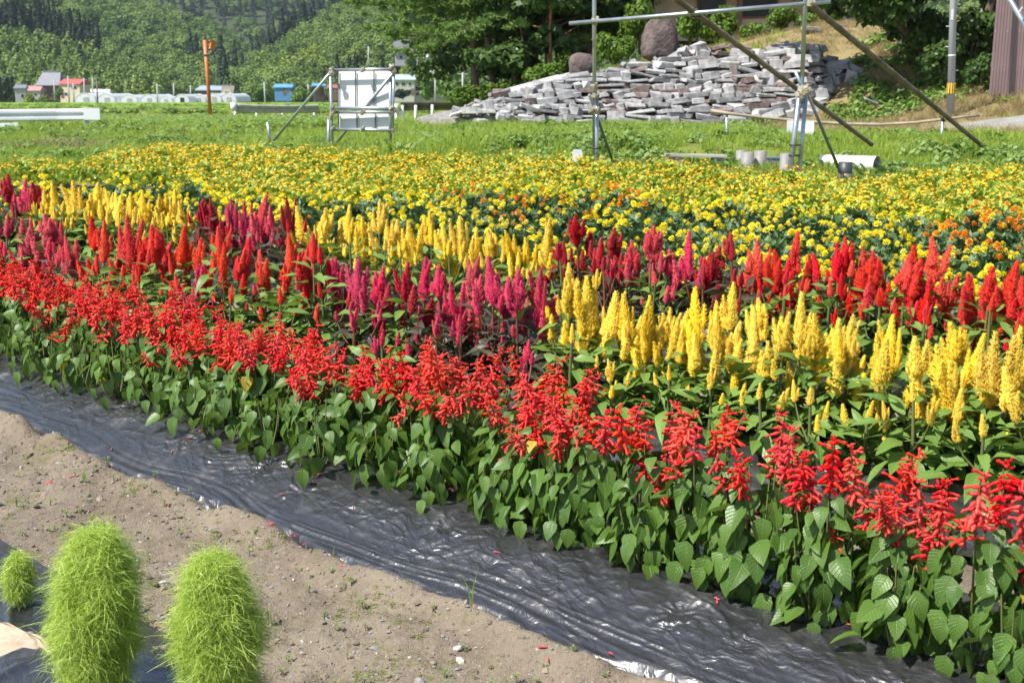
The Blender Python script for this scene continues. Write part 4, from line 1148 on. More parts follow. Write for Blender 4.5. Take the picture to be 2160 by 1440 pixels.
slab('long thin pale slab sloping down along the top left edge of the pile', 1130, 176, 38.9, (1.9, .6, .07), (.2, -.26, .05), M_ST[1], 208)
slab('long thin slab lying on the gravel at the left tip of the pile', 985, 232, 37.6, (1.3, .4, .06), (.15, -.3, .1), M_ST[1], 209)
slab('second long slab along the top left edge, close to the tapered boulder', 1175, 166, 39.1, (1.0, .6, .08), (.2, -.22, .05), M_ST[0], 210)
slab('white flat piece lying in the grass in front of the gravel', 1018, 254, 36.9, (.3, .3, .06), (.1, .05, .4), M_ST[1], 211)
slab('thin pale splinter on the slope right of the pile', 1836, 212, 33.8, (.5, .12, .05), (.1, .35, .2), M_ST[1], 212)

# ------------------------------------------------------------------ scaffolds, rails, boards
M_GALV = mat('galvanised_pipe', (.46, .50, .53), (.38, .42, .45), ns=9, rough=.36, metal=.75, stain=(.30, .28, .25), stain_s=6, stain_t=(.62, .8))
M_CLAMP = mat('clamp_zinc', (.50, .46, .34), (.30, .26, .18), ns=25, rough=.5, metal=.5)
M_BAMB_OLD = mat('old_bamboo', (.20, .155, .10), (.10, .08, .055), ns=5, rough=.6, stretch=(1, 1, 1), bump=.3, bs=20)
M_BAMB_PALE = mat('pale_bamboo', (.42, .36, .27), (.30, .25, .18), ns=6, rough=.6)
M_BATTEN = mat('dark_batten', (.13, .12, .12), (.09, .085, .085), ns=10, rough=.7)
M_BOARD = mat('white_board', (.80, .80, .82), (.74, .74, .77), ns=2, rough=.55)
M_CABLE = mat('black_tie', (.02, .02, .022), rough=.5)

def pipe(e, o, a, b, r=.0243, m=None, name='pipe', n=10, knots=False):
    a = Vector(a) - o; b = Vector(b) - o
    q = MB()
    if knots:
        pts = []; rr = []; K = 14
        for i in range(K + 1):
            t = i / K; c = a.lerp(b, t)
            for d_, k in ((-.006, 1), (0, 1.14), (.006, 1)):
                pts.append(a.lerp(b, t + d_)); rr.append(r * k * (1.1 - .25 * t))
        q.tube(pts, rr, 8)
    else:
        q.tube([a, b], r, n)
    return ob(name, q.mesh(name, [m or M_GALV]), e)
def clamp(e, o, p, s=1.0):
    p = Vector(p) - o; q = MB(); rt = Euler((random.uniform(-.5, .5), random.uniform(-.5, .5), random.uniform(0, 3))).to_matrix()
    q.box(p, (.075 * s, .06 * s, .06 * s), rt); q.tube([p - Vector((0, .07 * s, 0)), p + Vector((0, .05 * s, .01))], .011 * s, 6)
    q.box(p + Vector((.03 * s, -.04 * s, .03 * s)), (.03 * s, .035 * s, .05 * s), rt); return ob('clamp', q.mesh('clamp', [M_CLAMP]), e)

# the white boards seen from behind
A0 = P(703, 318, 20.0); o = Vector((A0.x, A0.y, float(gz(A0.x, A0.y))))
e = ob('sign_frame', None, None, o, 'scaffold pipe frame holding two white boards, braced to the left, at the field edge', 'sign')
def low(px, py, D, dz=.2):
    p = P(px, py, D); return p
Lt, Lb = P(697, 143, 20.0), P(701, 330, 20.0); Rt, Rb = P(824, 138, 19.4), P(822, 330, 19.4)
pipe(e, o, Lb - Vector((0, 0, .25)), Lt); pipe(e, o, Rb - Vector((0, 0, .2)), Rt + Vector((0, 0, .02)), .028)
pipe(e, o, P(831, 150, 19.3), P(828, 276, 19.3), .02)
pipe(e, o, P(693, 340, 20.05), P(693, 250, 20.05))
for (xa, ya, xb, yb) in ((701, 148, 833, 146), (700, 228, 833, 229), (700, 237, 832, 237), (698, 273, 831, 275)):
    pipe(e, o, P(xa, ya, 19.95), P(xb, yb, 19.33), .0243)
pipe(e, o, P(698, 153, 19.95), P(566, 304, 21.6) - Vector((0, 0, .05)), .0243); pipe(e, o, P(829, 155, 19.3), P(682, 322, 20.6) - Vector((0, 0, .1)), .0243)
def board(pa, pb, label):
    (x0, y0), (x1, y1) = pa, pb
    c = [P(x0, y1, 20.0), P(x1, y1, 19.45), P(x1, y0, 19.45), P(x0, y0, 20.0)]
    off = Vector((.2, .98, 0)) * .05
    q = MB(); v = [p - o + off for p in c] + [p - o + off * 1.6 for p in c]
    q.add(v, [(0, 1, 2, 3), (7, 6, 5, 4), (0, 4, 5, 1), (1, 5, 6, 2), (2, 6, 7, 3), (3, 7, 4, 0)])
    return ob('board', q.mesh('board', [M_BOARD]), e, label=label)
b1 = board((712, 150), (826, 228), 'larger upper white board'); b2 = board((713, 239), (823, 273), 'smaller lower white board')
for (x_, ya, yb, bb) in ((712.5, 150, 228, b1), (749, 150, 226, b1), (788, 150, 226, b1), (713.5, 240, 273, b2), (752, 240, 272, b2), (791, 240, 272, b2)):
    t_ = (x_ - 712) / 112; D = 20.0 - .55 * t_
    q = MB(); q.tube([P(x_, ya, D) - o + Vector((.004, .02, 0)), P(x_, yb, D) - o + Vector((.004, .02, 0))], .012, 4, smooth=False); ob('batten', q.mesh('batten', [M_BATTEN]), bb)
for x_, y_, D in ((699, 148, 19.9), (764, 148, 19.6), (826, 142, 19.3), (830, 153, 19.25), (701, 228, 19.85), (704, 236, 19.85), (700, 240, 19.85), (826, 229, 19.25), (829, 236, 19.25), (702, 273, 19.85), (829, 276, 19.25), (765, 238, 19.55), (697, 250, 19.9), (697, 305, 19.9), (764, 273, 19.55), (698, 155, 19.85)):
    clamp(e, o, P(x_, y_, D), .95)

p = P(571, 278, 22.3); m = MB(); m.tube([(0, 0, -.3), P(564, 258, 22.3) - p], .024, 8); ob('stake', m.mesh('stake', [M_GALV]), None, p, 'short grey pipe stake leaning in the grass by the brace foot', 'stake')

# tall scaffold on the right, with dark bamboo poles tied to it
o = Vector((P(1255, 300, 14.6).x, 14.6, float(gz(1.0, 14.6))))
e = ob('scaffold', None, None, o, 'tall grey pipe scaffold with dark bamboo poles tied across before the stone pile', 'scaffold')
pipe(e, o, P(1253, -420, 14.6), P(1254, 385, 14.6) - Vector((0, 0, .1)), .0245)
pipe(e, o, P(1259, 205, 14.55), P(1259, 385, 14.55) - Vector((0, 0, .1)), .0235)
pipe(e, o, P(1201, 50, 14.55), P(1752, 4, 13.5), .0243)
pipe(e, o, P(1711, -300, 13.6), P(1690, 215, 13.6), .0243)
pipe(e, o, P(1690, 170, 13.58), P(1662, 400, 13.45), .031); pipe(e, o, P(1701, 195, 13.62), P(1682, 400, 13.55), .0243)
pipe(e, o, P(1243, 200, 14.4), P(1300, 335, 15.3) - Vector((0, 0, .15)), .018, mat('dull_pipe', (.16, .17, .16), rough=.6), 'brace')
pipe(e, o, P(1697, 183, 13.65), P(1776, 352, 14.5) - Vector((0, 0, .1)), .019, mat('dull_pipe', (.19, .20, .19), rough=.6), 'brace')
pipe(e, o, P(1425, -3, 13.9), P(1838, 294, 15.6) - Vector((0, 0, .06)), .033, M_BAMB_OLD, 'bamboo_pole', knots=True)
pipe(e, o, P(1706, 8, 13.8), P(2072, 298, 16.2) - Vector((0, 0, .06)), .034, M_BAMB_OLD, 'bamboo_pole', knots=True)
pipe(e, o, P(1678, 152, 13.5), P(1700, 200, 13.5), .02)
for x_, y_, D in ((1254, 46, 14.5), (1252, 185, 14.5), (1256, 203, 14.5), (1248, 233, 14.45), (1257, 236, 14.45), (1708, 8, 13.45), (1690, 192, 13.45), (1696, 188, 13.45), (1686, 198, 13.45), (1694, 200, 13.4), (1700, 195, 13.4)):
    clamp(e, o, P(x_, y_, D), 1.0)
for x_, y_, D, r in ((1677, 306, 13.5, .062), (1676, 328, 13.48, .062), (1256, 313, 14.55, .05), (1468, 35, 14.05, .05)):
    c_ = P(x_, y_, D) - o; m = MB(); m.tube([c_ + Vector((r * math.cos(t_), r * math.sin(t_), 0)) for t_ in np.linspace(0, 6.2832, 13)], .008, 5, caps=False); ob('tie', m.mesh('tie', [M_CABLE]), e)

# bamboo rail on two stakes, with a paper hung on it
D = 18.6
pts = [P(x_, y_, D - (x_ - 1500) * .0006) for x_, y_ in ((1499, 234), (1540, 240), (1600, 247), (1660, 253), (1720, 258), (1790, 262), (1860, 263), (1930, 259), (1990, 252), (2066, 243))]
o = Vector((pts[1].x, pts[1].y, pts[1].z - .45)); e = ob('bamboo_rail', None, None, o, 'sagging pale bamboo rail on two grey stakes in the grass', 'rail')
m = MB(); m.tube([p - o for p in pts], list(np.linspace(.026, .02, len(pts))), 8); ob('rail', m.mesh('rail', [M_BAMB_PALE]), e)
pipe(e, o, P(1533, 238, D), P(1534, 303, D) - Vector((0, 0, .25)), .019, M_GALV, 'post'); pipe(e, o, P(1989, 250, D - .3), P(1983, 312, D - .3) - Vector((0, 0, .25)), .021, M_GALV, 'post')
ob('tie', (lambda q: (q.tube([P(1986, 246, D - .31) - o, P(1991, 257, D - .31) - o], .026, 8), q.mesh('tie', [M_CABLE]))[1])(MB()), e)
c = [P(1660, 254, 18.45), P(1717, 257, 18.42), P(1716, 287, 18.4), P(1660, 283, 18.43)]
m = MB(); off = Vector((0, .004, 0)); o2 = c[0]
k = 8; V = []
for j in range(2):
    for i in range(k + 1):
        t_ = i / k; a_ = c[0].lerp(c[1], t_); b_ = c[3].lerp(c[2], t_); w_ = Vector((0, .012 * math.sin(t_ * 5), 0)); V += [a_ - o2 + w_ + off * j, b_ - o2 + w_ * 1.6 + off * j]
F = [(2 * i, 2 * i + 1, 2 * i + 3, 2 * i + 2) for i in range(k)] + [(18 + 2 * i + 2, 18 + 2 * i + 3, 18 + 2 * i + 1, 18 + 2 * i) for i in range(k)]
m.add(V, F, 0, True); ob('paper_notice', m.mesh('paper_notice', [M_WHITE]), None, o2, 'blank white paper sheet hung over the bamboo rail behind the right scaffold post', 'paper')

# pipe of another scaffold crossing the top right corner
a = P(2088, -70, 12.5); b = P(2390, 430, 12.5); m = MB(); m.tube([Vector((0, 0, 0)), b - a], .026, 12)
e = ob('scaffold_brace', None, None, a, 'slanting blue-grey scaffold pipe crossing the upper right corner', 'pipe')
ob('tube', m.mesh('tube', [M_GALV]), e); c = P(2152, 22, 12.44) - a; m = MB(); m.box(c, (.012, .004, .075), Matrix.Rotation(.55, 3, 'Y')); ob('sticker', m.mesh('sticker', [M_WHITE]), e)

# things lying behind the flower bed
M_PVC = mat('grey_pvc', (.27, .26, .25), (.21, .205, .195), ns=8, rough=.6); M_BARREL = mat('white_plastic_barrel', (.74, .72, .70), (.64, .62, .60), ns=3, rough=.5, stain=(.40, .36, .33), stain_s=7, stain_t=(.65, .8))
def tubepot(label, px, pyt, D, r, h, tilt=(0, 0), m_=None):
    tp = P(px, pyt, D); b = Vector((tp.x, tp.y, float(gz(tp.x, tp.y)) - .02)); H = tp.z - b.z
    e = ob('pipe_offcut', None, None, b, label, 'pipe')
    m = MB(); t_ = Vector((tilt[0], tilt[1], 1)).normalized()
    n = 18; V = []
    for zq, rq in ((0, r), (H, r), (H, r * .86), (H * .2, r * .86)):
        V += [t_ * zq + Vector((rq * math.cos(6.2832 * k / n), rq * math.sin(6.2832 * k / n), 0)) for k in range(n)]
    m.add(V, [(q * n + k, q * n + (k + 1) % n, (q + 1) * n + (k + 1) % n, (q + 1) * n + k) for q in range(3) for k in range(n)], 0, True)
    ob('tube', m.mesh('tube', [m_ or M_PVC]), e)
    m = MB(); m.tube([t_ * (H * .2), t_ * (H * .22)], r * .855, 18); ob('bore_shade', m.mesh('bore_shade', [M_DARK]), e)  # dark plug down the tube, shade of the hollow put into its colour
tubepot('short upright grey pipe at the far left of the pipe offcuts', 1563, 317, 15.3, .062, .3)
tubepot('upright grey pipe partly in front of the left pipe offcut', 1577, 321, 14.9, .076, .3)
tubepot('tallest upright grey pipe in the middle of the pipe offcuts', 1603, 318, 15.0, .075, .3, (.03, 0))
tubepot('upright grey pipe right beside the right scaffold post', 1657, 324, 14.4, .062, .3)
a = P(1735, 344, 15.2); b = P(1850, 348, 14.7); r = .105
e = ob('barrel', None, None, a, 'white plastic pipe section lying on its side, dark open end to the right', 'barrel')
d_ = (b - a); m = MB(); m.tube([Vector((0, 0, 0)), d_], r, 24, caps=False); m.tube([Vector((0, 0, 0)), d_], r * .92, 24, caps=False); ob('shell', m.mesh('shell', [M_BARREL]), e)
m = MB(); m.tube([Vector((0, 0, 0)) + d_ * .01, d_ * .02], r * .98, 24); ob('end_cap', m.mesh('end_cap', [M_BARREL]), e)
m = MB(); m.tube([d_ * .7, d_ * .72], r * .91, 24); ob('bore_shade', m.mesh('bore_shade', [M_DARK]), e)  # dark disc set back in the open end, painted for the shade there
a = P(1784, 342, 13.9); zb = float(gz(a.x, a.y))
e = ob('bucket', None, None, Vector((a.x, a.y, zb)), 'dark grey slatted plastic tub holding the foot of the scaffold brace', 'bucket')
m = MB(); n = 20; H = a.z - zb
V = [(.078 * math.cos(6.2832 * k / n), .078 * math.sin(6.2832 * k / n), z_) for z_ in (H * .45, H) for k in range(n)] + [(.070 * math.cos(6.2832 * k / n), .070 * math.sin(6.2832 * k / n), z_) for z_ in (H, H * .45) for k in range(n)]
m.add(V, [(q * n + k, q * n + (k + 1) % n, (q + 1) * n + (k + 1) % n, (q + 1) * n + k) for q in range(3) for k in range(n)], 0, True); ob('rim', m.mesh('rim', [cmat('dark_plastic', (.05, .055, .06), .45)]), e)
for k in range(n):
    m = MB(); m.box((.074 * math.cos(6.2832 * k / n), .074 * math.sin(6.2832 * k / n), H * .23), (.008, .012, H * .46), Matrix.Rotation(6.2832 * k / n, 3, 'Z')); ob('slat', m.mesh('slat', [M_GREYWALL]), e)
m = MB(); m.tube([(0, 0, 0), (0, 0, .02)], .074, 20); ob('base', m.mesh('base', [M_GREYWALL]), e)
c = P(1467, 328, 15.3); z0 = float(gz(c.x, c.y)); e = ob('plank_bench', None, None, Vector((c.x, c.y, z0)), 'long pale plank laid low on blocks behind the flower bed', 'bench')
m = MB(); m.box((0, 0, c.z - z0), (.76, .2, .03), Matrix.Rotation(.02, 3, 'Y')); ob('plank', m.mesh('plank', [mat('pale_plank', (.50, .46, .40), (.40, .36, .30), ns=9, rough=.8, stretch=(.2, 1, 1))]), e)
for s_ in (-.24, .28):
    m = MB(); m.box((s_, 0, (c.z - z0) / 2 - .01), (.14, .16, c.z - z0 - .02)); ob('block', m.mesh('block', [M_CONC]), e)
c = P(1218, 326, 15.0); z0 = float(gz(c.x, c.y)); m = MB(); m.box((0, 0, (c.z - z0) / 2 + .02), (.12, .1, c.z - z0 + .02)); m.box((0, 0, c.z - z0 + .045), (.10, .08, .02)); ob('white_box', m.mesh('white_box', [M_WHITE]), None, Vector((c.x, c.y, z0)), 'small white box behind the flowers at the foot of the left scaffold post', 'box')
c = P(1632, 334, 15.2); z0 = float(gz(c.x, c.y)); m = MB(); m.box((0, 0, (c.z - z0) / 2), (.17, .14, c.z - z0)); m.box((0, 0, c.z - z0 + .01), (.19, .16, .02)); ob('crate', m.mesh('crate', [cmat('bluegrey_crate', (.19, .22, .27))]), None, Vector((c.x, c.y, z0)), 'dark blue-grey crate with a pale lid between the pipe offcuts', 'crate')

# guard rails and the orange pole
M_RAILW = mat('rail_white', (.76, .78, .80), (.66, .68, .70), ns=2, rough=.4, stain=(.38, .30, .24), stain_s=3, stain_t=(.66, .85))
M_RAILG = mat('rail_weathered', (.56, .53, .48), (.40, .37, .33), ns=3, rough=.7, stretch=(1, 1, 3))
def guardrail(label, pts, D, hpx, posts, mt, endcap=None, endm=None):
    """pts: pixels along the top edge; hpx: beam height in pixels"""
    T = [P(x_, y_, d_) for (x_, y_), d_ in zip(pts, D)]; o = Vector((T[0].x, T[0].y, float(gz(T[0].x, T[0].y)) - .1))
    e = ob('guard_rail', None, None, o, label, 'guard rail'); h = hpx * D[0] / FOC
    prof = [(0, 0), (-.05, -.12), (-.05, -.30), (.035, -.42), (.035, -.55), (-.05, -.68), (-.05, -.88), (0, -1)]
    V = []
    for p in T: V += [p - o + Vector((0, a_, b_ * h)) for a_, b_ in prof]
    k = len(prof); m = MB(); m.add(V, [(i * k + j, i * k + j + 1, (i + 1) * k + j + 1, (i + 1) * k + j) for i in range(len(T) - 1) for j in range(k - 1)])
    m.add([v + Vector((0, .012, 0)) for v in V], [((i + 1) * k + j, (i + 1) * k + j + 1, i * k + j + 1, i * k + j) for i in range(len(T) - 1) for j in range(k - 1)]); ob('beam', m.mesh('beam', [mt]), e)
    for x_, yt, yb, d_ in posts:
        a_ = P(x_, yt, d_) - o; b_ = P(x_ - 1, yb, d_) - o; m = MB(); m.tube([b_ - Vector((0, 0, .5)), a_], .062, 10); ob('post', m.mesh('post', [M_RAILW]), e)
    if endcap:
        x0, x1, y0, y1, d_ = endcap; a_ = P(x0, y0, d_) - o; b_ = P(x1, y1, d_) - o
        m = MB(); m.tube([Vector(((a_.x + b_.x) / 2, a_.y, b_.z)), Vector(((a_.x + b_.x) / 2, a_.y, a_.z))], (b_.x - a_.x) / 2, 12) if endm else m.box((a_ + b_) / 2, (b_.x - a_.x, .05, abs(a_.z - b_.z)))
        ob('end_cap', m.mesh('end_cap', [M_RAILW]), e)
    return e
guardrail('white steel guard rail ending at the left edge of the field', [(-260, 234), (-60, 232), (120, 230), (196, 229)], [33.0, 33.6, 34.0, 34.0], 25, [(183, 246, 277, 34.1), (-40, 246, 282, 33.5), (-240, 246, 284, 33.1)], M_RAILW, (176, 212, 228, 253, 33.93))
guardrail('curved weathered guard rail with a white rounded end beside the orange pole', [(492, 217), (505, 219), (540, 221), (600, 222), (672, 221)], [64, 64, 64.5, 65.5, 67], 17, [(496, 232, 243, 64.2), (541, 232, 245, 64.8), (596, 232, 245, 65.8), (663, 232, 245, 67)], M_RAILG, (486, 500, 217, 234, 63.8), True)
guardrail('dark guard rail right of the white boards with a white rounded end', [(845, 216), (890, 215), (940, 215), (990, 216)], [52, 53, 54, 55], 18, [(836, 228, 250, 51.6), (849, 222, 250, 51.6), (877, 222, 247, 52.4), (912, 221, 240, 53)], mat('rail_dark', (.10, .11, .07), (.16, .16, .10), ns=2, rough=.8), (831, 842, 219, 234, 51.5), True)
p = P(18, 276, 32); e = ob('marker_post', None, None, p, 'low white plate and post below the left guard rail', 'post')
m = MB(); m.box((.0, .05, .08), (.5, .03, .24), Matrix.Rotation(-.04, 3, 'Y')); ob('plate', m.mesh('plate', [M_RAILW]), e)
m = MB(); m.tube([(-.1, -.02, -.3), (-.1, -.02, .18)], .05, 10); ob('post', m.mesh('post', [M_RAILW]), e)
D = 70; b0 = P(444, 246, D); o = b0
e = ob('orange_pole', None, None, o, 'leaning orange pole with a small orange box lamp near its top', 'pole'); M_OR = mat('orange_paint', (.62, .20, .055), (.50, .15, .04), ns=2, rough=.5)
tp = P(432, 85, D) - o; m = MB(); m.tube([tp * -.05, tp], .105, 12); ob('shaft', m.mesh('shaft', [M_OR]), e)
c = P(448, 96, D - .3) - o; m = MB(); m.box(c, (.26, .3, .42), Euler((0, .2, .5)).to_matrix()); m.box(c + Vector((0, -.02, .24)), (.3, .34, .06), Euler((0, .2, .5)).to_matrix()); ob('lamp_box', m.mesh('lamp_box', [M_OR]), e)
m = MB(); m.tube([P(436, 116, D - .1) - o, P(443, 112, D - .25) - o, c - Vector((0, 0, .2))], .035, 6); ob('bracket', m.mesh('bracket', [M_GALV]), e)
m = MB(); m.tube([P(434.5, 114, D) - o, P(434.8, 119, D) - o], .125, 12); ob('band', m.mesh('band', [M_BATTEN]), e)

# ------------------------------------------------------------------ grass
def blade_tuft(seed, n, h, spread, w, m, lean=.35):
    g = np.random.default_rng(seed); V = []; F = []
    for i in range(n):
        a = g.uniform(0, 6.28); r = spread * math.sqrt(g.random()); b = np.array([r * math.cos(a), r * math.sin(a), -.02]); hh = h * g.uniform(.5, 1.15)
        d = np.array([g.normal(0, lean), g.normal(0, lean), 1.0]); t = g.uniform(0, 6.28); s = np.array([math.cos(t), math.sin(t), 0]) * w * g.uniform(.7, 1.3)
        mid = b + d * hh * .55; tip = b + d * hh + np.array([d[0], d[1], -.25]) * hh * g.uniform(0, .5); k = len(V)
        V += [b - s, b + s, mid + s * .7, mid - s * .7, tip]; F += [(k, k + 1, k + 2, k + 3), (k + 3, k + 2, k + 4, k + 4)]
    m_ = bpy.data.meshes.new('tuft'); m_.from_pydata([tuple(v) for v in V], [], [f if f[2] != f[3] else f[:3] for f in F]); m_.materials.append(m); return bpy.data.objects.new('tuft', m_)
M_GRASS = fol_mat('lawn_grass', (.31, .42, .06), (.43, .54, .10), (.25, .36, .05), .4, .55)
M_DRY = fol_mat('dry_grass', (.38, .29, .14), (.46, .37, .20), (.30, .25, .11), .3, .7)
M_WEED = fol_mat('weed_leaf', (.19, .30, .07), (.29, .40, .13), (.24, .34, .09), .3, .45)
def weed_clump(seed, m):
    g = np.random.default_rng(seed); Pn, D = blob_points(g, [(0, 0, .06), (.1, .05, .08), (-.08, .06, .05)], [(.13, .13, .09)] * 3, 46, .3)
    V, F = quads(g, Pn, D + np.array([0, 0, .9]), .075, 1.4, .5); return bpy.data.objects.new('tuft', mesh_np('tuft', V, F, [m]))
KINDS = [blade_tuft(1, 34, .15, .13, .005, M_GRASS), blade_tuft(2, 34, .20, .13, .005, M_GRASS), blade_tuft(3, 30, .11, .14, .006, M_GRASS), blade_tuft(4, 30, .26, .13, .004, M_DRY, .5), blade_tuft(5, 26, .14, .15, .004, M_DRY, .8), weed_clump(6, M_WEED), weed_clump(7, M_VINE)]
g = np.random.default_rng(77)
def field(n, x0, x1, y0, y1):
    # denser close by: uniform in angle, depth drawn from a mix
    y = y0 * (y1 / y0) ** g.random(n); a = g.uniform(x0, x1, n); x = (a - 1080) / FOC * y
    return x, y, a
x, y, a = field(34000, -260, 2420, 13.6, 47)
zone_end = np.interp(x, [-9, -4.9, -2.9, -1.4, .6, 3, 5.6, 9], [15.6, 16.4, 15.9, 14.6, 14.3, 13.8, 13.6, 14.5])
road = np.abs(y - np.interp(x, cx, cy)) < 1.15
bare = fbm(x * .55 + 3, y * .55, 70, 4)
yy = y
dryness = ss(4.5, 7.5, x - (y - 24) * .15) * ss(24.5, 27, y)
keep = (y > zone_end - .3) & ~road & ~((a > 880) & (a < 1085) & (y > 35.6)) & ~((a > 1040) & (a < 1790) & (y > 36.2) & (y < 40.5))
soilpatch = ((bare > .10) & (y > 15.5) & (y < 24) & (a > 820)) | ((bare > -.06) & (y > 16.2) & (y < 19.5) & (a > 930))
keep &= ~(soilpatch & (g.random(len(x)) < .85))
x, y, a, dryness, bare = x[keep], y[keep], a[keep], dryness[keep], bare[keep]
n = len(x)
k = g.choice([0, 0, 1, 1, 2, 2], n)
k = np.where((g.random(n) < .05) | ((fbm(x * .8, y * .8, 75, 3) > .38) & (g.random(n) < .4)), g.integers(5, 7, n), k)
slope_green = (a > 1740) & (y > 33.2) & (fbm(x * .6, y * .6, 72, 3) > -.35)
k = np.where(g.random(n) < dryness * .97, np.where(slope_green, g.choice([5, 6, 4, 6], n), g.integers(3, 5, n)), k)
k = np.where((a > 1300) & (y > 40) & (g.random(n) < .85), 4, k)
k = np.where((bare > .1) & (g.random(n) < .25), 4, k)
s = g.uniform(.65, 1.25, n) * (1 + .5 * ss(22, 40, y)); s = np.where(y < 17, s * .85, s)
z = ground_z(x, y)
scatter('grass', np.stack([x, y, z], -1), np.stack([g.normal(0, .1, n), g.normal(0, .1, n), g.uniform(0, 6.28, n)], -1), np.stack([s, s, s], -1), k, KINDS, 'green grass and weeds on the strip behind the flower bed, straw-dry on the slope')
# wider tufts further off on the left
x, y, a = field(9000, -300, 900, 40, 78); n = len(x)
keep = ~(np.abs(y - np.interp(x, cx, cy)) < 1.3); x, y = x[keep], y[keep]; n = len(x)
s = g.uniform(1.6, 2.8, n); k = g.choice([0, 1, 2, 2, 5], n)
scatter('grass', np.stack([x, y, ground_z(x, y)], -1), np.stack([g.normal(0, .1, n)] * 2 + [g.uniform(0, 6.28, n)], -1), np.stack([s, s, s * .7], -1), k, [bpy.data.objects.new('t', v.data) for v in KINDS], 'bright green grass on the flat field around the farm road')
# weeds standing on the paddy banks
bx, by = [], []
for yk, cnt in zip(ys[:6], (420, 420, 420, 380, 340, 300)):
    bx.append(g.uniform(-.46 * yk, .06 * yk, cnt)); by.append(yk + g.normal(-.2, .35, cnt))
bx = np.concatenate(bx); by = np.concatenate(by); n = len(bx); s = g.uniform(.8, 1.7, n) * (1 + by / 200)
scatter('weeds', np.stack([bx, by, np.interp(by, _GY, _GZ) + .3], -1), np.stack([np.zeros(n), np.zeros(n), g.uniform(0, 6.28, n)], -1), np.stack([s, s, s * .8], -1), g.choice([0, 1, 5, 6], n), [bpy.data.objects.new('t', v.data) for v in KINDS], 'weeds growing along the low banks between the rice paddies')
# heap of old straw beyond the bed at left
c = on(105, 326); n = 210
x = g.normal(c.x, .42, n); y = g.normal(c.y + .2, .5, n); hgt = .08 * np.exp(-((x - c.x) / .6) ** 2 - ((y - c.y - .3) / .9) ** 2)
scatter('straw_heap', np.stack([x, y, gz(x, y) + hgt * g.random(n)], -1), np.stack([g.normal(0, .7, n), g.normal(0, .7, n), g.uniform(0, 6.28, n)], -1), np.full((n, 3), .6), np.full(n, 1), [blade_tuft(14, 20, .2, .16, .004, M_DRY, 1.4), blade_tuft(15, 24, .16, .2, .004, mat('old_straw', (.20, .13, .08), None, rnd='isl', rcol=(.36, .25, .15), rough=.9), 1.6)], 'low heap of brown straw beyond the flower bed at left')

# ------------------------------------------------------------------ summer haze over the valley
hz = MB(); hz.box((0, 1200, 168), (3600, 2900, 348)); M_HAZE = bpy.data.materials.new('haze'); nt, N, L = nodes(M_HAZE)
out = N.new('ShaderNodeOutputMaterial'); vp = N.new('ShaderNodeVolumePrincipled'); vp.inputs['Color'].default_value = (.74, .86, 1.0, 1); vp.inputs['Density'].default_value = .00008; vp.inputs['Anisotropy'].default_value = .2
L.new(vp.outputs[0], out.inputs['Volume']); ob('haze', hz.mesh('haze', [M_HAZE]), kind='stuff', label='thin summer haze filling the valley')

# ------------------------------------------------------------------ leaves, spikes, plumes
def leaf_mesh(name, L, Wd, base, tipp, droop, fold, wave, seed, m, rows=6, cols=4):
    """one leaf along +Y: heart or lance outline, folded on the midrib, drooping to its tip"""
    g = np.random.default_rng(seed); V = []; uv = []
    for i in range(rows + 1):
        t = i / rows
        w = Wd / 2 * (min(1, (t / base)) ** .55 if t < base else max(0, 1 - ((t - base) / (1 - base)) ** tipp[0]) ** tipp[1])
        if i == 0: w = Wd * .06
        y = L * t; z = -droop * L * t * t
        if i == 0: y = 0
        for j in range(cols + 1):
            u = j / cols * 2 - 1
            yy = y - (L * .05 * abs(u) if 0 < i < 2 and base < .3 else 0)
            zz = z + abs(u) * w * fold + wave * L * math.sin(t * 9 + u * 2 + seed) * abs(u) * (w / (Wd / 2) if Wd else 0)
            V.append((u * w + .02 * L * math.sin(t * 3 + seed) * t, yy, zz)); uv.append((j / cols, t))
    F = []
    for i in range(rows):
        for j in range(cols):
            a = i * (cols + 1) + j; F.append((a, a + 1, a + cols + 2, a + cols + 1))
    return mesh_np(name, V, F, [m], uv=uv, smooth=True)
SL = [leaf_mesh('leaf', 1, .78, .24, (1.25, .8), d_, f_, .02, i, M_SALV) for i, (d_, f_) in enumerate([(.28, .18), (.42, .25), (.15, .12), (.35, .32), (.5, .15), (.22, .28)])]
CLg = [leaf_mesh('leaf', 1, .40, .36, (1.5, .9), d_, f_, .035, i, M_CELG) for i, (d_, f_) in enumerate([(.3, .25), (.5, .2), (.18, .3), (.65, .25), (.4, .1)])]
CLp = [leaf_mesh('leaf', 1, .34, .36, (1.5, .9), d_, f_, .04, 10 + i, M_CELP) for i, (d_, f_) in enumerate([(.3, .25), (.55, .2), (.2, .3), (.7, .25)])]

def spindle(V, F, p, d, L, r, n=4, prof=((0, .35), (.3, 1), (.65, .85), (1, .1)), up=None):
    p = np.asarray(p, float); d = np.asarray(d, float); d = d / np.linalg.norm(d)
    a = np.cross(d, (0, 0, 1.0) if abs(d[2]) < .9 else (1.0, 0, 0)); a /= np.linalg.norm(a); b = np.cross(d, a); k = len(V); m = len(prof)
    for t, q in prof:
        sag = np.array([0, 0, -.12 * L * t * t])
        for j in range(n):
            th = 6.2832 * j / n + .4; V.append(p + d * L * t + sag + (a * math.cos(th) + b * math.sin(th)) * r * q)
    for i in range(m - 1):
        for j in range(n):
            F.append((k + i * n + j, k + i * n + (j + 1) % n, k + (i + 1) * n + (j + 1) % n, k + (i + 1) * n + j))

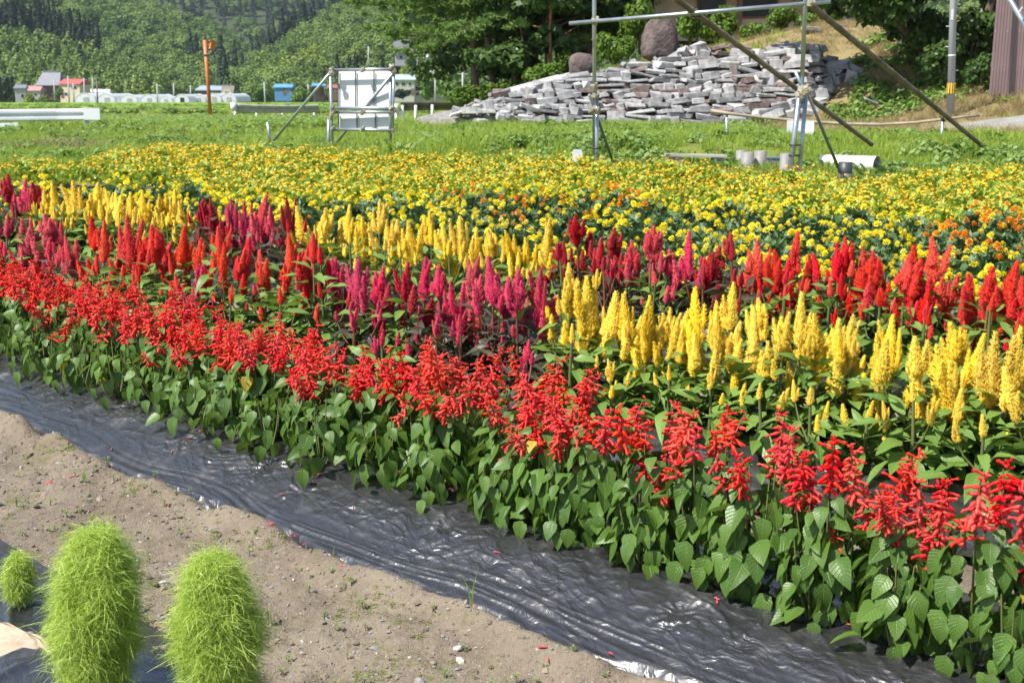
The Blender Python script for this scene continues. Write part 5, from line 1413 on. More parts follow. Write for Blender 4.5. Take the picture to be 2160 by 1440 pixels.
def salvia_spike(seed, L, sparse=0.0):
    g = np.random.default_rng(seed); V = []; F = []
    bend = g.normal(0, .16, 2)
    def ax(t): return np.array([bend[0] * t * t * L, bend[1] * t * t * L, t * L])
    spindle(V, F, ax(0), (bend[0] * .4, bend[1] * .4, 1), L, .0026, 4, ((0, 1), (.3, 1), (.65, .9), (1, .6)))
    nst = len(F); t = .18
    while t < .97:
        f = 1 - max(0, (t - .55) / .45) * .72; nf = int(g.integers(3, 6)); a0 = g.uniform(0, 6.28)
        for j in range(nf):
            if g.random() < sparse: continue
            a = a0 + 6.28 * j / nf + g.uniform(-.35, .35); el = g.uniform(-.55, .35) + (t > .82) * .8
            d = (math.cos(a) * math.cos(el), math.sin(a) * math.cos(el), math.sin(el)); Lf = .0215 * f * g.uniform(.75, 1.2) + .004
            b = ax(t + g.uniform(-.015, .015)) + np.array([math.cos(a), math.sin(a), 0]) * .002
            spindle(V, F, b, d, Lf, .0044 * f + .0011, 5)
            if g.random() < .5 * f:   # the open flower: a thinner tube with a flared lip
                e = b + np.array(d) * Lf * .75
                spindle(V, F, e, (d[0], d[1], d[2] - .25), .018 * g.uniform(.7, 1.2), .0036, 4, ((0, .8), (.5, .7), (.8, 1.25), (1, .9)))
        t += g.uniform(.085, .125) / (L / .15) * (.75 if t > .6 else 1.0)
    mi = [1] * nst + [0] * (len(F) - nst)
    return mesh_np('flower_spike', V, F, [M_SRED, M_SSTEM], smooth=False, mi=mi)
SPK = [salvia_spike(300 + i, L_, sp) for i, (L_, sp) in enumerate([(.13, 0), (.15, .1), (.10, 0), (.17, .2), (.12, .05), (.085, .1), (.14, .0), (.12, .4), (.05, .3), (.11, .25)])]

def plume(seed, L, R, nside, nspk):
    """celosia plume: a tapering main finger with smaller ones round it, all bristling"""
    g = np.random.default_rng(seed); V = []; T = []; Fq = []
    fing = [(np.zeros(3), np.array([g.normal(0, .04), g.normal(0, .04), 1.0]), L, R)]
    for i in range(nside):
        a = g.uniform(0, 6.28); h = L * g.uniform(.0, .42); tl = g.uniform(.04, .30); l = L * g.uniform(.3, .82) * (1 - h / L * .6)
        fing.append((np.array([math.cos(a) * R * .72, math.sin(a) * R * .72, h]), np.array([math.cos(a) * tl, math.sin(a) * tl, 1.0]), l, R * g.uniform(.36, .62)))
    tot = sum(f[2] * f[3] for f in fing)
    def pr(t): return (t / .22) ** .6 if t < .22 else max(0.03, 1 - ((t - .22) / .78)) ** .72
    for (p, d, l, r) in fing:
        d = d / np.linalg.norm(d); cv = g.normal(0, .06, 2)
        a = np.cross(d, (1.0, 0, 0)); a /= np.linalg.norm(a); b = np.cross(d, a)
        def axis(t): return p + d * l * t + np.array([cv[0], cv[1], 0]) * l * t * t - np.array([d[0], d[1], 0]) * l * .35 * t * t
        k = len(V); rings = 6; n = 6
        for i in range(rings + 1):
            t = i / rings
            for j in range(n):
                th = 6.2832 * j / n + i * .5; V.append(axis(t) + (a * math.cos(th) + b * math.sin(th)) * r * .58 * pr(max(t, .03)))
        for i in range(rings):
            for j in range(n):
                q = (k + i * n + j, k + i * n + (j + 1) % n, k + (i + 1) * n + (j + 1) % n, k + (i + 1) * n + j); T += [(q[0], q[1], q[2]), (q[0], q[2], q[3])]
        for i in range(int(nspk * l * r / tot)):
            t = g.uniform(.02, 1) ** 1.0; th = g.uniform(0, 6.2832); rad = a * math.cos(th) + b * math.sin(th)
            c = axis(t) + rad * r * pr(t) * g.uniform(.45, .85); dd = rad * g.uniform(.5, 1.0) + d * g.uniform(.5, 1.3) + g.normal(0, .25, 3); dd /= np.linalg.norm(dd)
            Ls = g.uniform(.010, .024) * (1 - .35 * t); w = .0019 * g.uniform(.8, 1.5)
            s = np.cross(dd, g.normal(0, 1, 3)); s /= np.linalg.norm(s); s2 = np.cross(dd, s); k = len(V)
            V += [c + s * w, c - s * .5 * w + s2 * .87 * w, c - s * .5 * w - s2 * .87 * w, c + dd * Ls]; T += [(k, k + 1, k + 3), (k + 1, k + 2, k + 3), (k + 2, k, k + 3)]
    return mesh_np('plume', V, T, [PL['yellow']])
PLB = [plume(400 + i, L_, R_, ns_, nk_) for i, (L_, R_, ns_, nk_) in enumerate([(.26, .049, 4, 1700), (.22, .047, 6, 1800), (.28, .048, 3, 1700), (.19, .051, 8, 1900), (.24, .041, 2, 1400), (.25, .053, 7, 2000), (.17, .042, 4, 1400), (.21, .041, 5, 1500)])]
PLS = [plume(430 + i, L_, R_, ns_, nk_) for i, (L_, R_, ns_, nk_) in enumerate([(.15, .028, 1, 560), (.12, .026, 0, 420), (.17, .030, 2, 620), (.09, .021, 0, 280), (.14, .025, 0, 450)])]

# ------------------------------------------------------------------ salvia row
def salvia_place(u):
    if u < 1.95: return 'at the right end of the front row, film showing behind it'
    if u < 3.3: return 'in the front row, before the yellow plumes'
    if u < 4.7: return 'in the front row, before the magenta plumes'
    if u < 5.8: return 'in the front row, before the scarlet plumes'
    return 'at the dense left end of the front row'
def salvia(x, y, g, h, nl, nspk, lsz, R=.125):
    z = float(gz(x, y) + bed(x, y))
    w_ = salvia_place(x * RU[0] + y * RU[1]); e = ob('salvia_plant', None, None, Vector((x, y, z)), 'red salvia plant ' + w_, 'salvia', 'red salvia plants ' + w_)
    m = MB()
    tips = []
    for i in range(6):
        a = i * 1.05 + g.uniform(-.3, .3); q = g.uniform(.3, .85) * R
        tp = Vector((math.cos(a) * q, math.sin(a) * q, h * g.uniform(.82, 1.05))); tips.append(tp)
        m.tube([(0, 0, -.02), Vector((math.cos(a) * q * .7, math.sin(a) * q * .7, h * .45)), tp], [.0045, .0035, .0022], 5, caps=False)
    ob('stem', m.mesh('stem', [M_STEM]), e)
    for i in range(nl):
        t = (i + g.random()) / nl; zz = h * (.10 + .92 * t ** .92)
        a = i * 2.399 + g.uniform(-.5, .5); rr = R * g.uniform(.45, 1.05) * (1.14 - .4 * t)
        pit = (-1.28 + .62 * t + .45 * max(0, t - .8) / .2 + g.normal(0, .2)) if g.random() < .88 else g.uniform(-.8, .2)
        d = Vector((math.cos(a) * math.cos(pit), math.sin(a) * math.cos(pit), math.sin(pit)))
        nn = Vector((math.cos(a) * .95, math.sin(a) * .95, .5)) + Vector((g.normal(0, .28), g.normal(0, .28), 0))
        s = lsz * g.uniform(.68, 1.15) * (1.0 - .42 * max(0, t - .7) / .3)
        ob('leaf', SL[int(g.integers(len(SL)))], e, frame((math.cos(a) * rr, math.sin(a) * rr, zz), d, nn, s, g.normal(0, .25)))
    for i in range(nspk):
        if i < 6: tp = tips[i]
        else:
            a = g.uniform(0, 6.28); q = R * g.uniform(.2, 1.15); tp = Vector((math.cos(a) * q, math.sin(a) * q, h * g.uniform(.72, 1.0)))
        d = Vector((tp.x * 1.1 + g.normal(0, .08), tp.y * 1.1 + g.normal(0, .08), .40))
        ob('flower_spike', SPK[int(g.integers(len(SPK)))], e, frame(tp - Vector((0, 0, .03)), (d.cross(Vector((0, 0, 1))) + Vector((1e-3, 0, 0))), d, g.uniform(.85, 1.15) * (1.12 if h > .31 else 1.0)) @ Matrix.Rotation(g.uniform(0, 6.28), 4, 'Z'))
g = np.random.default_rng(500)
u = -.02
while u < 7.4:
    near = u < 2.9
    x, y = uv2xy(u + g.uniform(-.03, .03), 2.86 + g.normal(0, .02)); lo = .345 - .075 * float(ss(1.6, 4.2, u)); salvia(x, y, g, g.uniform(lo - .03, lo + .03), 116 if near else 96, int(g.integers(7, 10)) if u < 1.9 else int(g.integers(7, 11)), .077)
    u += .20 + g.uniform(-.015, .02)
u = 2.45
while u < 7.6:
    x, y = uv2xy(u + g.uniform(-.03, .03), 3.07 + g.normal(0, .03)); lo = .33 - .06 * float(ss(2.2, 4.4, u)); salvia(x, y, g, g.uniform(lo - .03, lo + .03), 44, int(g.integers(5, 9)), .074)
    u += .20 + g.uniform(-.02, .03)
u = .6
while u < 7.2:
    nr = 1 - float(ss(2.4, 3.4, u)); x, y = uv2xy(u, 2.70 + .07 * nr + g.normal(0, .02)); salvia(x, y, g, g.uniform(.20, .25), 50, int(g.integers(0, 3)), .07, .125 - .045 * nr); u += .27 + g.uniform(-.03, .03)

# ------------------------------------------------------------------ celosia rows
CN = {'yellow': 'golden yellow', 'red': 'scarlet red', 'orange': 'orange-red', 'crimson': 'dark crimson', 'magenta': 'magenta', 'rose': 'rose pink'}
def celosia(x, y, h, col, g, rowname, scale=1.0, small=5, nl=16, big=None):
    z = float(gz(x, y) + bed(x, y))
    lab = '%s plumed celosia %s' % (CN[col], rowname)
    e = ob('celosia_plant', None, None, Vector((x, y, z)), lab, 'celosia', '%s celosia %s' % (CN[col], rowname))
    dark = col in ('crimson', 'magenta', 'rose') and g.random() < .85
    pm = PLB[int(g.integers(len(PLB)))] if big is None else big
    Lp = max(v.co.z for v in pm.vertices) * scale; fh = max(.14, h - Lp)
    m = MB(); m.tube([(0, 0, -.02), (g.normal(0, .008), g.normal(0, .008), fh * .5), (0, 0, fh + .02)], [.008, .007, .005], 6, caps=False)
    tops = []
    for i in range(small):
        a = i * 2.4 + g.uniform(-.5, .5); q = g.uniform(.06, .13); hz = fh * g.uniform(.62, 1.05); tp = Vector((math.cos(a) * q, math.sin(a) * q, hz)); tops.append((tp, a))
        m.tube([(0, 0, fh * g.uniform(.2, .5)), Vector((math.cos(a) * q * .7, math.sin(a) * q * .7, hz * .7)), tp], [.005, .004, .003], 5, caps=False)
    ob('stem', m.mesh('stem', [M_STEM if not dark else M_SSTEM]), e)
    ob('plume', pm, e, Matrix.Translation((0, 0, fh)) @ Matrix.Rotation(g.normal(0, .09), 4, 'X') @ Matrix.Rotation(g.normal(0, .07), 4, 'Y') @ Matrix.Rotation(g.uniform(0, 6.28), 4, 'Z') @ Matrix.Diagonal((scale * g.uniform(.72, 1.12), scale * g.uniform(.72, 1.12), scale, 1)), mat=PL[col])
    for tp, a in tops:
        s = g.uniform(.7, 1.15) * scale
        sm = PLS[int(g.integers(len(PLS)))] if g.random() < .8 else PLB[4]
        if sm is PLB[4]: s *= .62
        ob('plume', sm, e, Matrix.Translation(tp - Vector((0, 0, .01))) @ Matrix.Rotation(g.uniform(.05, .2), 4, Vector((-math.sin(a), math.cos(a), 0))) @ Matrix.Rotation(g.uniform(0, 6.28), 4, 'Z') @ Matrix.Scale(s, 4), mat=PL[col if g.random() < .93 or col == 'yellow' else {'red': 'orange', 'orange': 'red', 'crimson': 'magenta', 'magenta': 'rose', 'rose': 'magenta'}[col]])
    CL = CLp if dark else CLg
    for i in range(nl):
        t = (i + g.random()) / nl; a = i * 2.399 + g.uniform(-.4, .4); rr = g.uniform(.01, .11)
        pit = -.25 + .85 * t + g.normal(0, .25); d = Vector((math.cos(a) * math.cos(pit), math.sin(a) * math.cos(pit), math.sin(pit)))
        s = g.uniform(.14, .225) * (1 - .5 * t) * (.85 + .15 * scale)
        ob('leaf', CL[int(g.integers(len(CL)))], e, frame((math.cos(a) * rr, math.sin(a) * rr, fh * (.15 + .88 * t)), d, (g.normal(0, .25), g.normal(0, .25), 1), s, g.normal(0, .3)))

def place_row(tops, rowv, hdef, hmin, hmax, g, off=0.0):
    """plants whose main plume ends at the given pixels, standing on the row line"""
    out = []
    for px, py, col in tops:
        r = ray(px, py); t = 2.0; best = None
        while t < 14:
            x, y = t * r[0], t * r[1]; u = x * RU[0] + y * RU[1]; v = x * RV[0] + y * RV[1]
            if v >= rowv(u) + off: best = (x, y, EYE + t * r[2]); break
            t += .01
        if best is None: continue
        x, y, zt = best; h = zt - float(gz(x, y) + bed(x, y)); h = min(max(h, hmin), hmax)
        out.append((x, y, h, col))
    return out
Y, Rd, Og, Cr, Mg, Ro = 'yellow', 'red', 'orange', 'crimson', 'magenta', 'rose'
R1 = [(15, 450, Ro), (58, 480, Ro), (98, 449, Ro), (150, 492, Ro), (212, 462, Og), (266, 455, Rd), (330, 466, Rd), (300, 500, Rd), (374, 472, Og), (428, 560, Mg), (470, 474, Og), (512, 495, Rd), (560, 540, Og), (598, 556, Og), (636, 512, Rd), (662, 488, Rd),
      (702, 545, Mg), (755, 540, Mg), (800, 558, Mg), (818, 590, Cr), (854, 548, Cr), (925, 556, Mg), (962, 580, Mg), (1002, 588, Ro), (1040, 535, Mg), (1090, 560, Mg), (1136, 565, Mg),
      (1202, 570, Y), (1240, 578, Y), (1290, 612, Y), (1326, 622, Y), (1362, 616, Y), (1396, 662, Y), (1428, 648, Y), (1480, 610, Y), (1512, 652, Y), (1588, 650, Y), (1552, 690, Y), (1648, 650, Y), (1692, 612, Y), (1724, 660, Y), (1772, 668, Y), (1800, 700, Y), (1890, 670, Y), (1866, 705, Y), (1932, 704, Y), (1992, 722, Y), (2012, 760, Y), (2062, 700, Y), (2096, 690, Y), (2150, 686, Y), (2200, 700, Y), (2260, 715, Y), (2340, 740, Y), (2420, 760, Y)]
R2 = [(12, 365, Cr), (44, 380, Mg), (70, 380, Cr), (98, 398, Y), (122, 380, Y), (160, 378, Y), (195, 384, Y), (222, 400, Y), (246, 400, Y), (272, 405, Y), (308, 400, Y), (338, 408, Y), (360, 400, Y), (386, 420, Y), (420, 420, Cr), (450, 412, Cr), (490, 415, Mg), (516, 425, Mg), (540, 408, Ro), (566, 435, Mg), (612, 410, Cr),
      (640, 430, Y), (684, 434, Y), (730, 430, Y), (762, 455, Y), (796, 420, Y), (832, 462, Y), (872, 458, Y), (908, 444, Y), (940, 470, Y), (970, 455, Y), (1002, 480, Y), (1040, 478, Y), (1086, 475, Y), (1112, 500, Y), (1156, 460, Y),
      (1180, 512, Cr), (1219, 450, Cr), (1262, 495, Cr), (1291, 476, Cr), (1328, 515, Ro), (1372, 470, Ro), (1410, 522, Ro), (1455, 484, Mg), (1430, 545, Mg), (1490, 545, Cr), (1516, 520, Cr), (1546, 488, Cr), (1590, 500, Og), (1632, 520, Rd), (1652, 540, Rd), (1682, 488, Og), (1720, 535, Rd), (1766, 506, Rd), (1796, 500, Rd), (1825, 540, Rd), (1852, 528, Og), (1905, 530, Rd), (1926, 540, Rd), (1984, 500, Og), (1955, 580, Rd), (2040, 570, Rd), (2082, 556, Og), (2112, 560, Rd), (2130, 548, Rd), (2158, 580, Rd), (2210, 590, Rd), (2270, 600, Og), (2330, 612, Rd), (2400, 625, Rd)]
g = np.random.default_rng(600)
def rname(row, col, px):
    if row == 1: return {'yellow': 'in the front celosia row, ' + ('next to the magenta plumes' if px < 1440 else 'before the crimson plumes' if px < 1760 else 'at the right end'), 'rose': 'in the front celosia row among the pink and magenta plumes'}.get(col, 'in the front celosia row behind the salvia')
    if col == 'yellow': return 'in the rear row, block near the left edge' if px < 400 else 'in the rear row, long block behind the magenta plumes'
    return 'in the rear celosia row before the marigolds' + (', left part' if px < 630 else ', right part')
for (px, py, c_), (x, y, h, col) in zip(R1, place_row(R1, row1v, .65, .40, .80, g)):
    sc = .92 if h > .45 else .75
    celosia(x, y + g.uniform(-.05, .05), h, col, g, rname(1, col, px), sc * g.uniform(.92, 1.12), int(g.integers(3, 6)), 28)
for (px, py, c_), (x, y, h, col) in zip(R2, place_row(R2, row2v, .62, .38, .80, g)):
    celosia(x, y + g.uniform(-.08, .08), h, col, g, rname(2, col, px), g.uniform(.85, 1.08), int(g.integers(3, 6)), 20)
# shorter plants on the near side of each row, colours following the neighbours
def colour_at(row, px):
    best = min(row, key=lambda q: abs(q[0] - px)); return best[2]
for row, rv, off, ustep, hh, nl, rr in ((R1, row1v, -.20, .20, (.25, .40), 26, 1), (R1, row1v, .16, .26, (.40, .56), 13, 1), (R2, row2v, -.2, .24, (.34, .46), 18, 2)):
    u = .35
    while u < (7.1 if rr == 1 else 9.2):
        v = float(rv(u)) + off + g.normal(0, .03); x, y = uv2xy(u, v); u += ustep * g.uniform(.8, 1.25)
        px, py = pix(x, y, float(gz(x, y)) + .5)
        if px < -60 or px > 2450: continue
        c_ = colour_at(row, px)
        celosia(x, y, g.uniform(*hh), c_, g, rname(rr, c_, px), .58 if off < 0 else .8, int(g.integers(2, 5)), nl, PLS[int(g.integers(3))] if off < 0 else None)

# ------------------------------------------------------------------ marigolds and the small zinnias behind
def in_poly(x, y, poly):
    c = np.zeros(len(x), bool); n = len(poly); j = n - 1
    for i in range(n):
        xi, yi = poly[i]; xj, yj = poly[j]
        c ^= ((yi > y) != (yj > y)) & (x < (xj - xi) * (y - yi) / (yj - yi + 1e-9) + xi); j = i
    return c
MGP = [(-300, 470), (0, 440), (100, 446), (400, 462), (700, 470), (1000, 490), (1200, 530), (1500, 580), (1900, 640), (2160, 700), (2500, 770), (2500, 430), (2160, 425), (2000, 442), (1700, 432), (1400, 416), (1250, 392), (1100, 396), (900, 392), (700, 414), (420, 390), (330, 352), (150, 332), (20, 338), (-300, 338)]
ZNP = [(-300, 330)] + [(20, 334), (150, 330), (330, 350), (420, 388), (700, 412), (900, 390), (1100, 394), (1250, 390), (1400, 414), (1700, 430), (2000, 440), (2160, 423), (2500, 428), (2500, 334), (2160, 337), (2000, 346), (1860, 360), (1700, 356), (1400, 336), (1200, 326), (830, 316), (600, 306), (350, 298), (230, 313), (180, 328)][2:]
def poisson(poly, h, sp, g, bx):
    gx, gy = np.meshgrid(np.arange(bx[0], bx[1], sp), np.arange(bx[2], bx[3], sp * .9)); gx = gx + (np.arange(gx.shape[0]) % 2)[:, None] * sp / 2
    x = (gx + g.uniform(-.28, .28, gx.shape) * sp).ravel(); y = (gy + g.uniform(-.28, .28, gy.shape) * sp).ravel()
    px, py = pix(x, y, gz(x, y) + h); k = in_poly(px, py, poly); return x[k], y[k], px[k], py[k]
def pompom(seed):
    g = np.random.default_rng(seed); V = []; F = []
    for ring, (n, r, z, el) in enumerate([(11, .024, .0, -.1), (10, .019, .006, .35), (8, .012, .011, .8), (5, .005, .014, 1.2)]):
        for j in range(n):
            a = 6.2832 * j / n + ring * .4 + g.uniform(-.15, .15); d = np.array([math.cos(a) * math.cos(el), math.sin(a) * math.cos(el), math.sin(el)]); s = np.array([-math.sin(a), math.cos(a), 0]); L = .012 * g.uniform(.8, 1.2); w = .0062
            b = np.array([math.cos(a), math.sin(a), 0]) * r * .55 + (0, 0, z); k = len(V); e = b + d * L
            V += [b - s * w * .5, b + s * w * .5, e + s * w + (0, 0, g.uniform(-.002, .003)), e - s * w + (0, 0, g.uniform(-.002, .003))]; F.append((k, k + 1, k + 2, k + 3))
    k = len(V); V += [np.array([0, 0, -.012]), np.array([.008, 0, .004]), np.array([-.004, .007, .004]), np.array([-.004, -.007, .004])]; F += [(k, k + 1, k + 2, k + 2), (k, k + 2, k + 3, k + 3), (k, k + 3, k + 1, k + 1)]
    me = bpy.data.meshes.new('flower'); me.from_pydata([tuple(v) for v in V], [], [f if f[2] != f[3] else f[:3] for f in F]); me.materials.append(M_MGY); return me
POM = [pompom(700 + i) for i in range(4)]
def feather_foliage(seed, R, H, nstem, nleaf, m, ls, lw, name='foliage'):
    g = np.random.default_rng(seed); Ps = []; Ns = []; As = []
    for i in range(nstem):
        a = g.uniform(0, 6.28); q = math.sqrt(g.random()) * R; tip = np.array([math.cos(a) * q, math.sin(a) * q, H * (1 - .45 * (q / R) ** 2) * g.uniform(.62, 1.0)]); d = np.array([math.cos(a) * .7, math.sin(a) * .7, g.uniform(.1, .9)]); d /= np.linalg.norm(d)
        s = np.cross(d, g.normal(0, 1, 3)); s /= np.linalg.norm(s)
        for j in range(nleaf):
            t = j / nleaf; sd = 1 if j % 2 else -1; Ps.append(tip - d * ls * 1.6 * (1 - t) + s * sd * ls * .38 * (1 - t * .6)); As.append(s * sd * .9 + d * .7); Ns.append(np.cross(d, s))
    n = len(Ps); V, F = quads(g, np.array(Ps), np.array(Ns), np.full(n, ls) * g.uniform(.7, 1.2, n), 1.5, .3, np.array(As))
    V = V.reshape(-1, 4, 3); c = V.mean(1, keepdims=True); w = V[:, 1] - V[:, 3]; V[:, 1] = c[:, 0] + w * lw; V[:, 3] = c[:, 0] - w * lw
    return mesh_np(name, V.reshape(-1, 3), F, [m])
MGF = [feather_foliage(720 + i, .19, .33, 95, 9, M_MGL, .036, .34) for i in range(4)]
ZNF = [feather_foliage(740 + i, .24, .30, 110, 5, M_ZNL, .046, .42) for i in range(4)]
def blossoms(seed, n):
    g = np.random.default_rng(seed); V = []; F = []; mi = []
    for i in range(n):
        a = g.uniform(0, 6.28); q = math.sqrt(g.random()) * .25; c = np.array([math.cos(a) * q, math.sin(a) * q, .31 * (1 - .4 * (q / .25) ** 2) * g.uniform(.86, 1.12)])
        nrm = np.array([math.cos(a) * .45 + g.normal(0, .25), math.sin(a) * .45 + g.normal(0, .25), 1.0]); nrm /= np.linalg.norm(nrm); s = np.cross(nrm, (0, 1, 0.1)); s /= np.linalg.norm(s); t = np.cross(nrm, s); r = g.uniform(.0095, .0145)
        for j in range(8):
            an = 6.2832 * j / 8 + g.uniform(0, .3); d = s * math.cos(an) + t * math.sin(an); w = np.cross(nrm, d) * r * .34; k = len(V)
            V += [c + d * r * .2 - w * .5, c + d * r * .2 + w * .5, c + d * r + w - nrm * r * .15, c + d * r - w - nrm * r * .15]; F.append((k, k + 1, k + 2, k + 3)); mi.append(0)
        k = len(V); V += [c + nrm * .004 + (s * math.cos(q_) + t * math.sin(q_)) * r * .38 for q_ in (0, 1.57, 3.14, 4.71)]; F.append((k, k + 1, k + 2, k + 3)); mi.append(1)
    return mesh_np('blossoms', V, F, [M_ZNP, M_ZNC], mi=mi)
ZNB = [blossoms(760 + i, n_) for i, n_ in enumerate((48, 40, 56, 44, 52))]

g = np.random.default_rng(800)
x, y, px, py = poisson(MGP, .36, .315, g, (-7, 6.5, 4.5, 14))
od = np.argsort(y); od = od[:300]
for i in od:
    orange = (190 < px[i] < 430 and 300 < py[i] < 372 and g.random() < .6) or (860 < px[i] < 1360 and py[i] < 455 and g.random() < .4) or (px[i] > 1990 and 425 < py[i] < 530 and g.random() < .55) or g.random() < .04 or (px[i] < 30 and py[i] < 350)
    wh = 'behind the left block of yellow plumes' if px[i] < 480 else 'behind the long middle block of yellow plumes' if px[i] < 1170 else 'behind the dark crimson plumes' if px[i] < 1570 else 'behind the scarlet plumes at right'
    z = float(gz(x[i], y[i]))
    s = g.uniform(.98, 1.2)
    e = ob('marigold_plant', None, None, Matrix.Translation((x[i], y[i], z)) @ Matrix.Rotation(g.uniform(0, 6.28), 4, 'Z') @ Matrix.Scale(s, 4), ('orange' if orange else 'bright yellow') + ' marigold plant with dark ferny leaves ' + wh, 'marigold', ('orange' if orange else 'yellow') + ' marigolds ' + wh)
    ob('foliage', MGF[int(g.integers(4))], e)
    for j in range(int(g.integers(4, 9))):
        a = g.uniform(0, 6.28); q = math.sqrt(g.random()) * .18; zz = .345 * (1 - .4 * (q / .19) ** 2) + g.uniform(-.005, .045)
        ob('flower', POM[int(g.integers(4))], e, Matrix.Translation((math.cos(a) * q, math.sin(a) * q, zz)) @ Euler((g.normal(0, .25), g.normal(0, .25), g.uniform(0, 6.28))).to_matrix().to_4x4() @ Matrix.Scale(g.uniform(.7, 1.15), 4), mat=(M_MGO if orange else M_MGY))
x, y, px, py = poisson(ZNP, .30, .33, g, (-8, 8, 8, 18))
od = np.argsort(y); rest = od[300:]
for i in od[:300]:
    wh = 'in the mass before the white boards' if px[i] < 900 else 'in the mass before the left scaffold post' if px[i] < 1450 else 'before the pipe offcuts and right scaffold'
    e = ob('zinnia_plant', None, None, Matrix.Translation((x[i], y[i], float(gz(x[i], y[i])))) @ Matrix.Rotation(g.uniform(0, 6.28), 4, 'Z') @ Matrix.Scale(g.uniform(.88, 1.12), 4), 'light green zinnia plant dotted with orange-yellow ' + wh, 'zinnia', 'small flowered zinnias ' + wh)
    ob('foliage', ZNF[int(g.integers(4))], e); ob('blossoms', ZNB[int(g.integers(5))], e, kind='stuff')
if len(rest):
    def joined(f, b, nm):
        V1 = np.empty(len(f.vertices) * 3, np.float32); f.vertices.foreach_get('co', V1); V2 = np.empty(len(b.vertices) * 3, np.float32); b.vertices.foreach_get('co', V2)
        F1 = np.empty(len(f.loops), np.int32); f.loops.foreach_get('vertex_index', F1); F2 = np.empty(len(b.loops), np.int32); b.loops.foreach_get('vertex_index', F2)
        m2 = np.empty(len(b.polygons), np.int32); b.polygons.foreach_get('material_index', m2)
        return bpy.data.objects.new('t', mesh_np(nm, np.concatenate([V1, V2]).reshape(-1, 3), np.concatenate([F1, F2 + len(f.vertices)]).reshape(-1, 4), [M_ZNL, M_ZNP, M_ZNC], mi=np.concatenate([np.zeros(len(f.polygons), np.int32), m2 + 1])))
    n = len(rest); s = g.uniform(.88, 1.12, n)
    scatter('zinnias', np.stack([x[rest], y[rest], gz(x[rest], y[rest])], -1), np.stack([np.zeros(n), np.zeros(n), g.uniform(0, 6.28, n)], -1), np.stack([s, s, s], -1), g.integers(0, 4, n), [joined(ZNF[i], ZNB[i], 'zinnia') for i in range(4)], 'far part of the tiny flowered orange-yellow zinnia mass')

# ------------------------------------------------------------------ kochia bushes in the near left corner
def kochia(label, x, y, H, R, n, seed, stems=1, low=.05, lean=(0, 0)):
    g = np.random.default_rng(seed); z = float(gz(x, y) + bed(x, y))
    e = ob('kochia_bush', None, None, Vector((x, y, z)), label, 'kochia')
    nb = int(n / 46); Vs = []
    t = g.uniform(low, 1, nb) ** .9; a = g.uniform(0, 6.28, nb)
    prof = np.sqrt(np.clip(1 - np.clip((t - .42) / .59, 0, 1) ** 1.9, 0, 1)) * (.48 + .52 * ss(0, .6, t))
    lump = 1 + .16 * vn(a * 1.3 + seed, t * 5, seed) + .14 * vn(a * 3 + seed, t * 11, seed + 1)
    q = R * prof * lump * g.uniform(.40, 1.0, nb) ** .5
    c = np.stack([np.cos(a) * q + lean[0] * t * H, np.sin(a) * q + lean[1] * t * H, t * H], -1)
    out = np.stack([np.cos(a) * (1 - ss(.72, 1, t) * .7), np.sin(a) * (1 - ss(.72, 1, t) * .7), .25 + .9 * ss(.5, 1, t)], -1)
    k = np.repeat(np.arange(nb), 46); N_ = len(k)
    D = out[k] * .30 + np.array([0, 0, .2]) + g.normal(0, .72, (N_, 3)); D /= np.linalg.norm(D, axis=1, keepdims=True)
    base = c[k] + g.normal(0, 1, (N_, 3)) * .014 * (R / .1) ** .5
    L = g.uniform(.010, .027, N_) * (R / .10) ** .4; drop = g.uniform(.3, 1.5, N_); sw = g.normal(0, .9, (N_, 3)); sw[:, 2] *= .3
    s = np.cross(D, g.normal(0, 1, (N_, 3))); s /= np.linalg.norm(s, axis=1, keepdims=True); w = g.uniform(.0004, .0008, N_)[:, None]
    pts = []
    for tt, ww in ((0, 1), (.4, 1), (.75, .8), (1, .35)):
        p = base + D * (L * tt)[:, None] + sw * (L * tt * tt)[:, None]; p[:, 2] -= drop * L * tt * tt
        pts += [p - s * w * ww, p + s * w * ww]
    V = np.stack(pts, 1).reshape(-1, 3); b = (np.arange(N_) * 8)[:, None]
    F = np.concatenate([b + np.array([[0, 1, 3, 2]]) + 2 * i for i in range(3)])
    ob('foliage', mesh_np('foliage', V, F, [M_KOC]), e)
    m = MB()
    m.tube([(0, 0, -.03), (lean[0] * H * .4, lean[1] * H * .4, H * .4), (lean[0] * H * .85, lean[1] * H * .85, H * .86)], [.007, .005, .002], 6)
    for i in range(40):
        h0 = H * g.uniform(.04, .7); an = g.uniform(0, 6.28); l = R * g.uniform(.5, .85) * float(np.interp(h0 / H, [0, .4, .7], [.8, 1, .8])); b0 = Vector((lean[0] * h0, lean[1] * h0, h0))
        m.tube([b0, b0 + Vector((math.cos(an) * l * .5, math.sin(an) * l * .5, l * .45)), b0 + Vector((math.cos(an) * l, math.sin(an) * l, l * 1.1))], [.0025, .0018, .001], 4, caps=False)
    ob('stem', m.mesh('stem', [M_KST]), e)
c = on(183, 1128, .47); kochia('large feathery lime green bush, the left of the two big ones', c.x - .004, c.y - .02, .43, .098, 46000, 901, lean=(.08, 0))
c = on(450, 1186, .45); kochia('large feathery lime green bush standing right of its twin', c.x, c.y, .41, .088, 42000, 902)
c = on(38, 1330, .0); kochia('slim young feathery green bush with reddish stem at the left edge', c.x, c.y + .02, .165, .034, 8000, 903, low=.22, lean=(.05, 0))
c = on(150, 1395, 0); kochia('small dull green sprig growing at the foot of the left big bush', c.x + .01, c.y + .03, .085, .035, 2600, 904, low=.1)
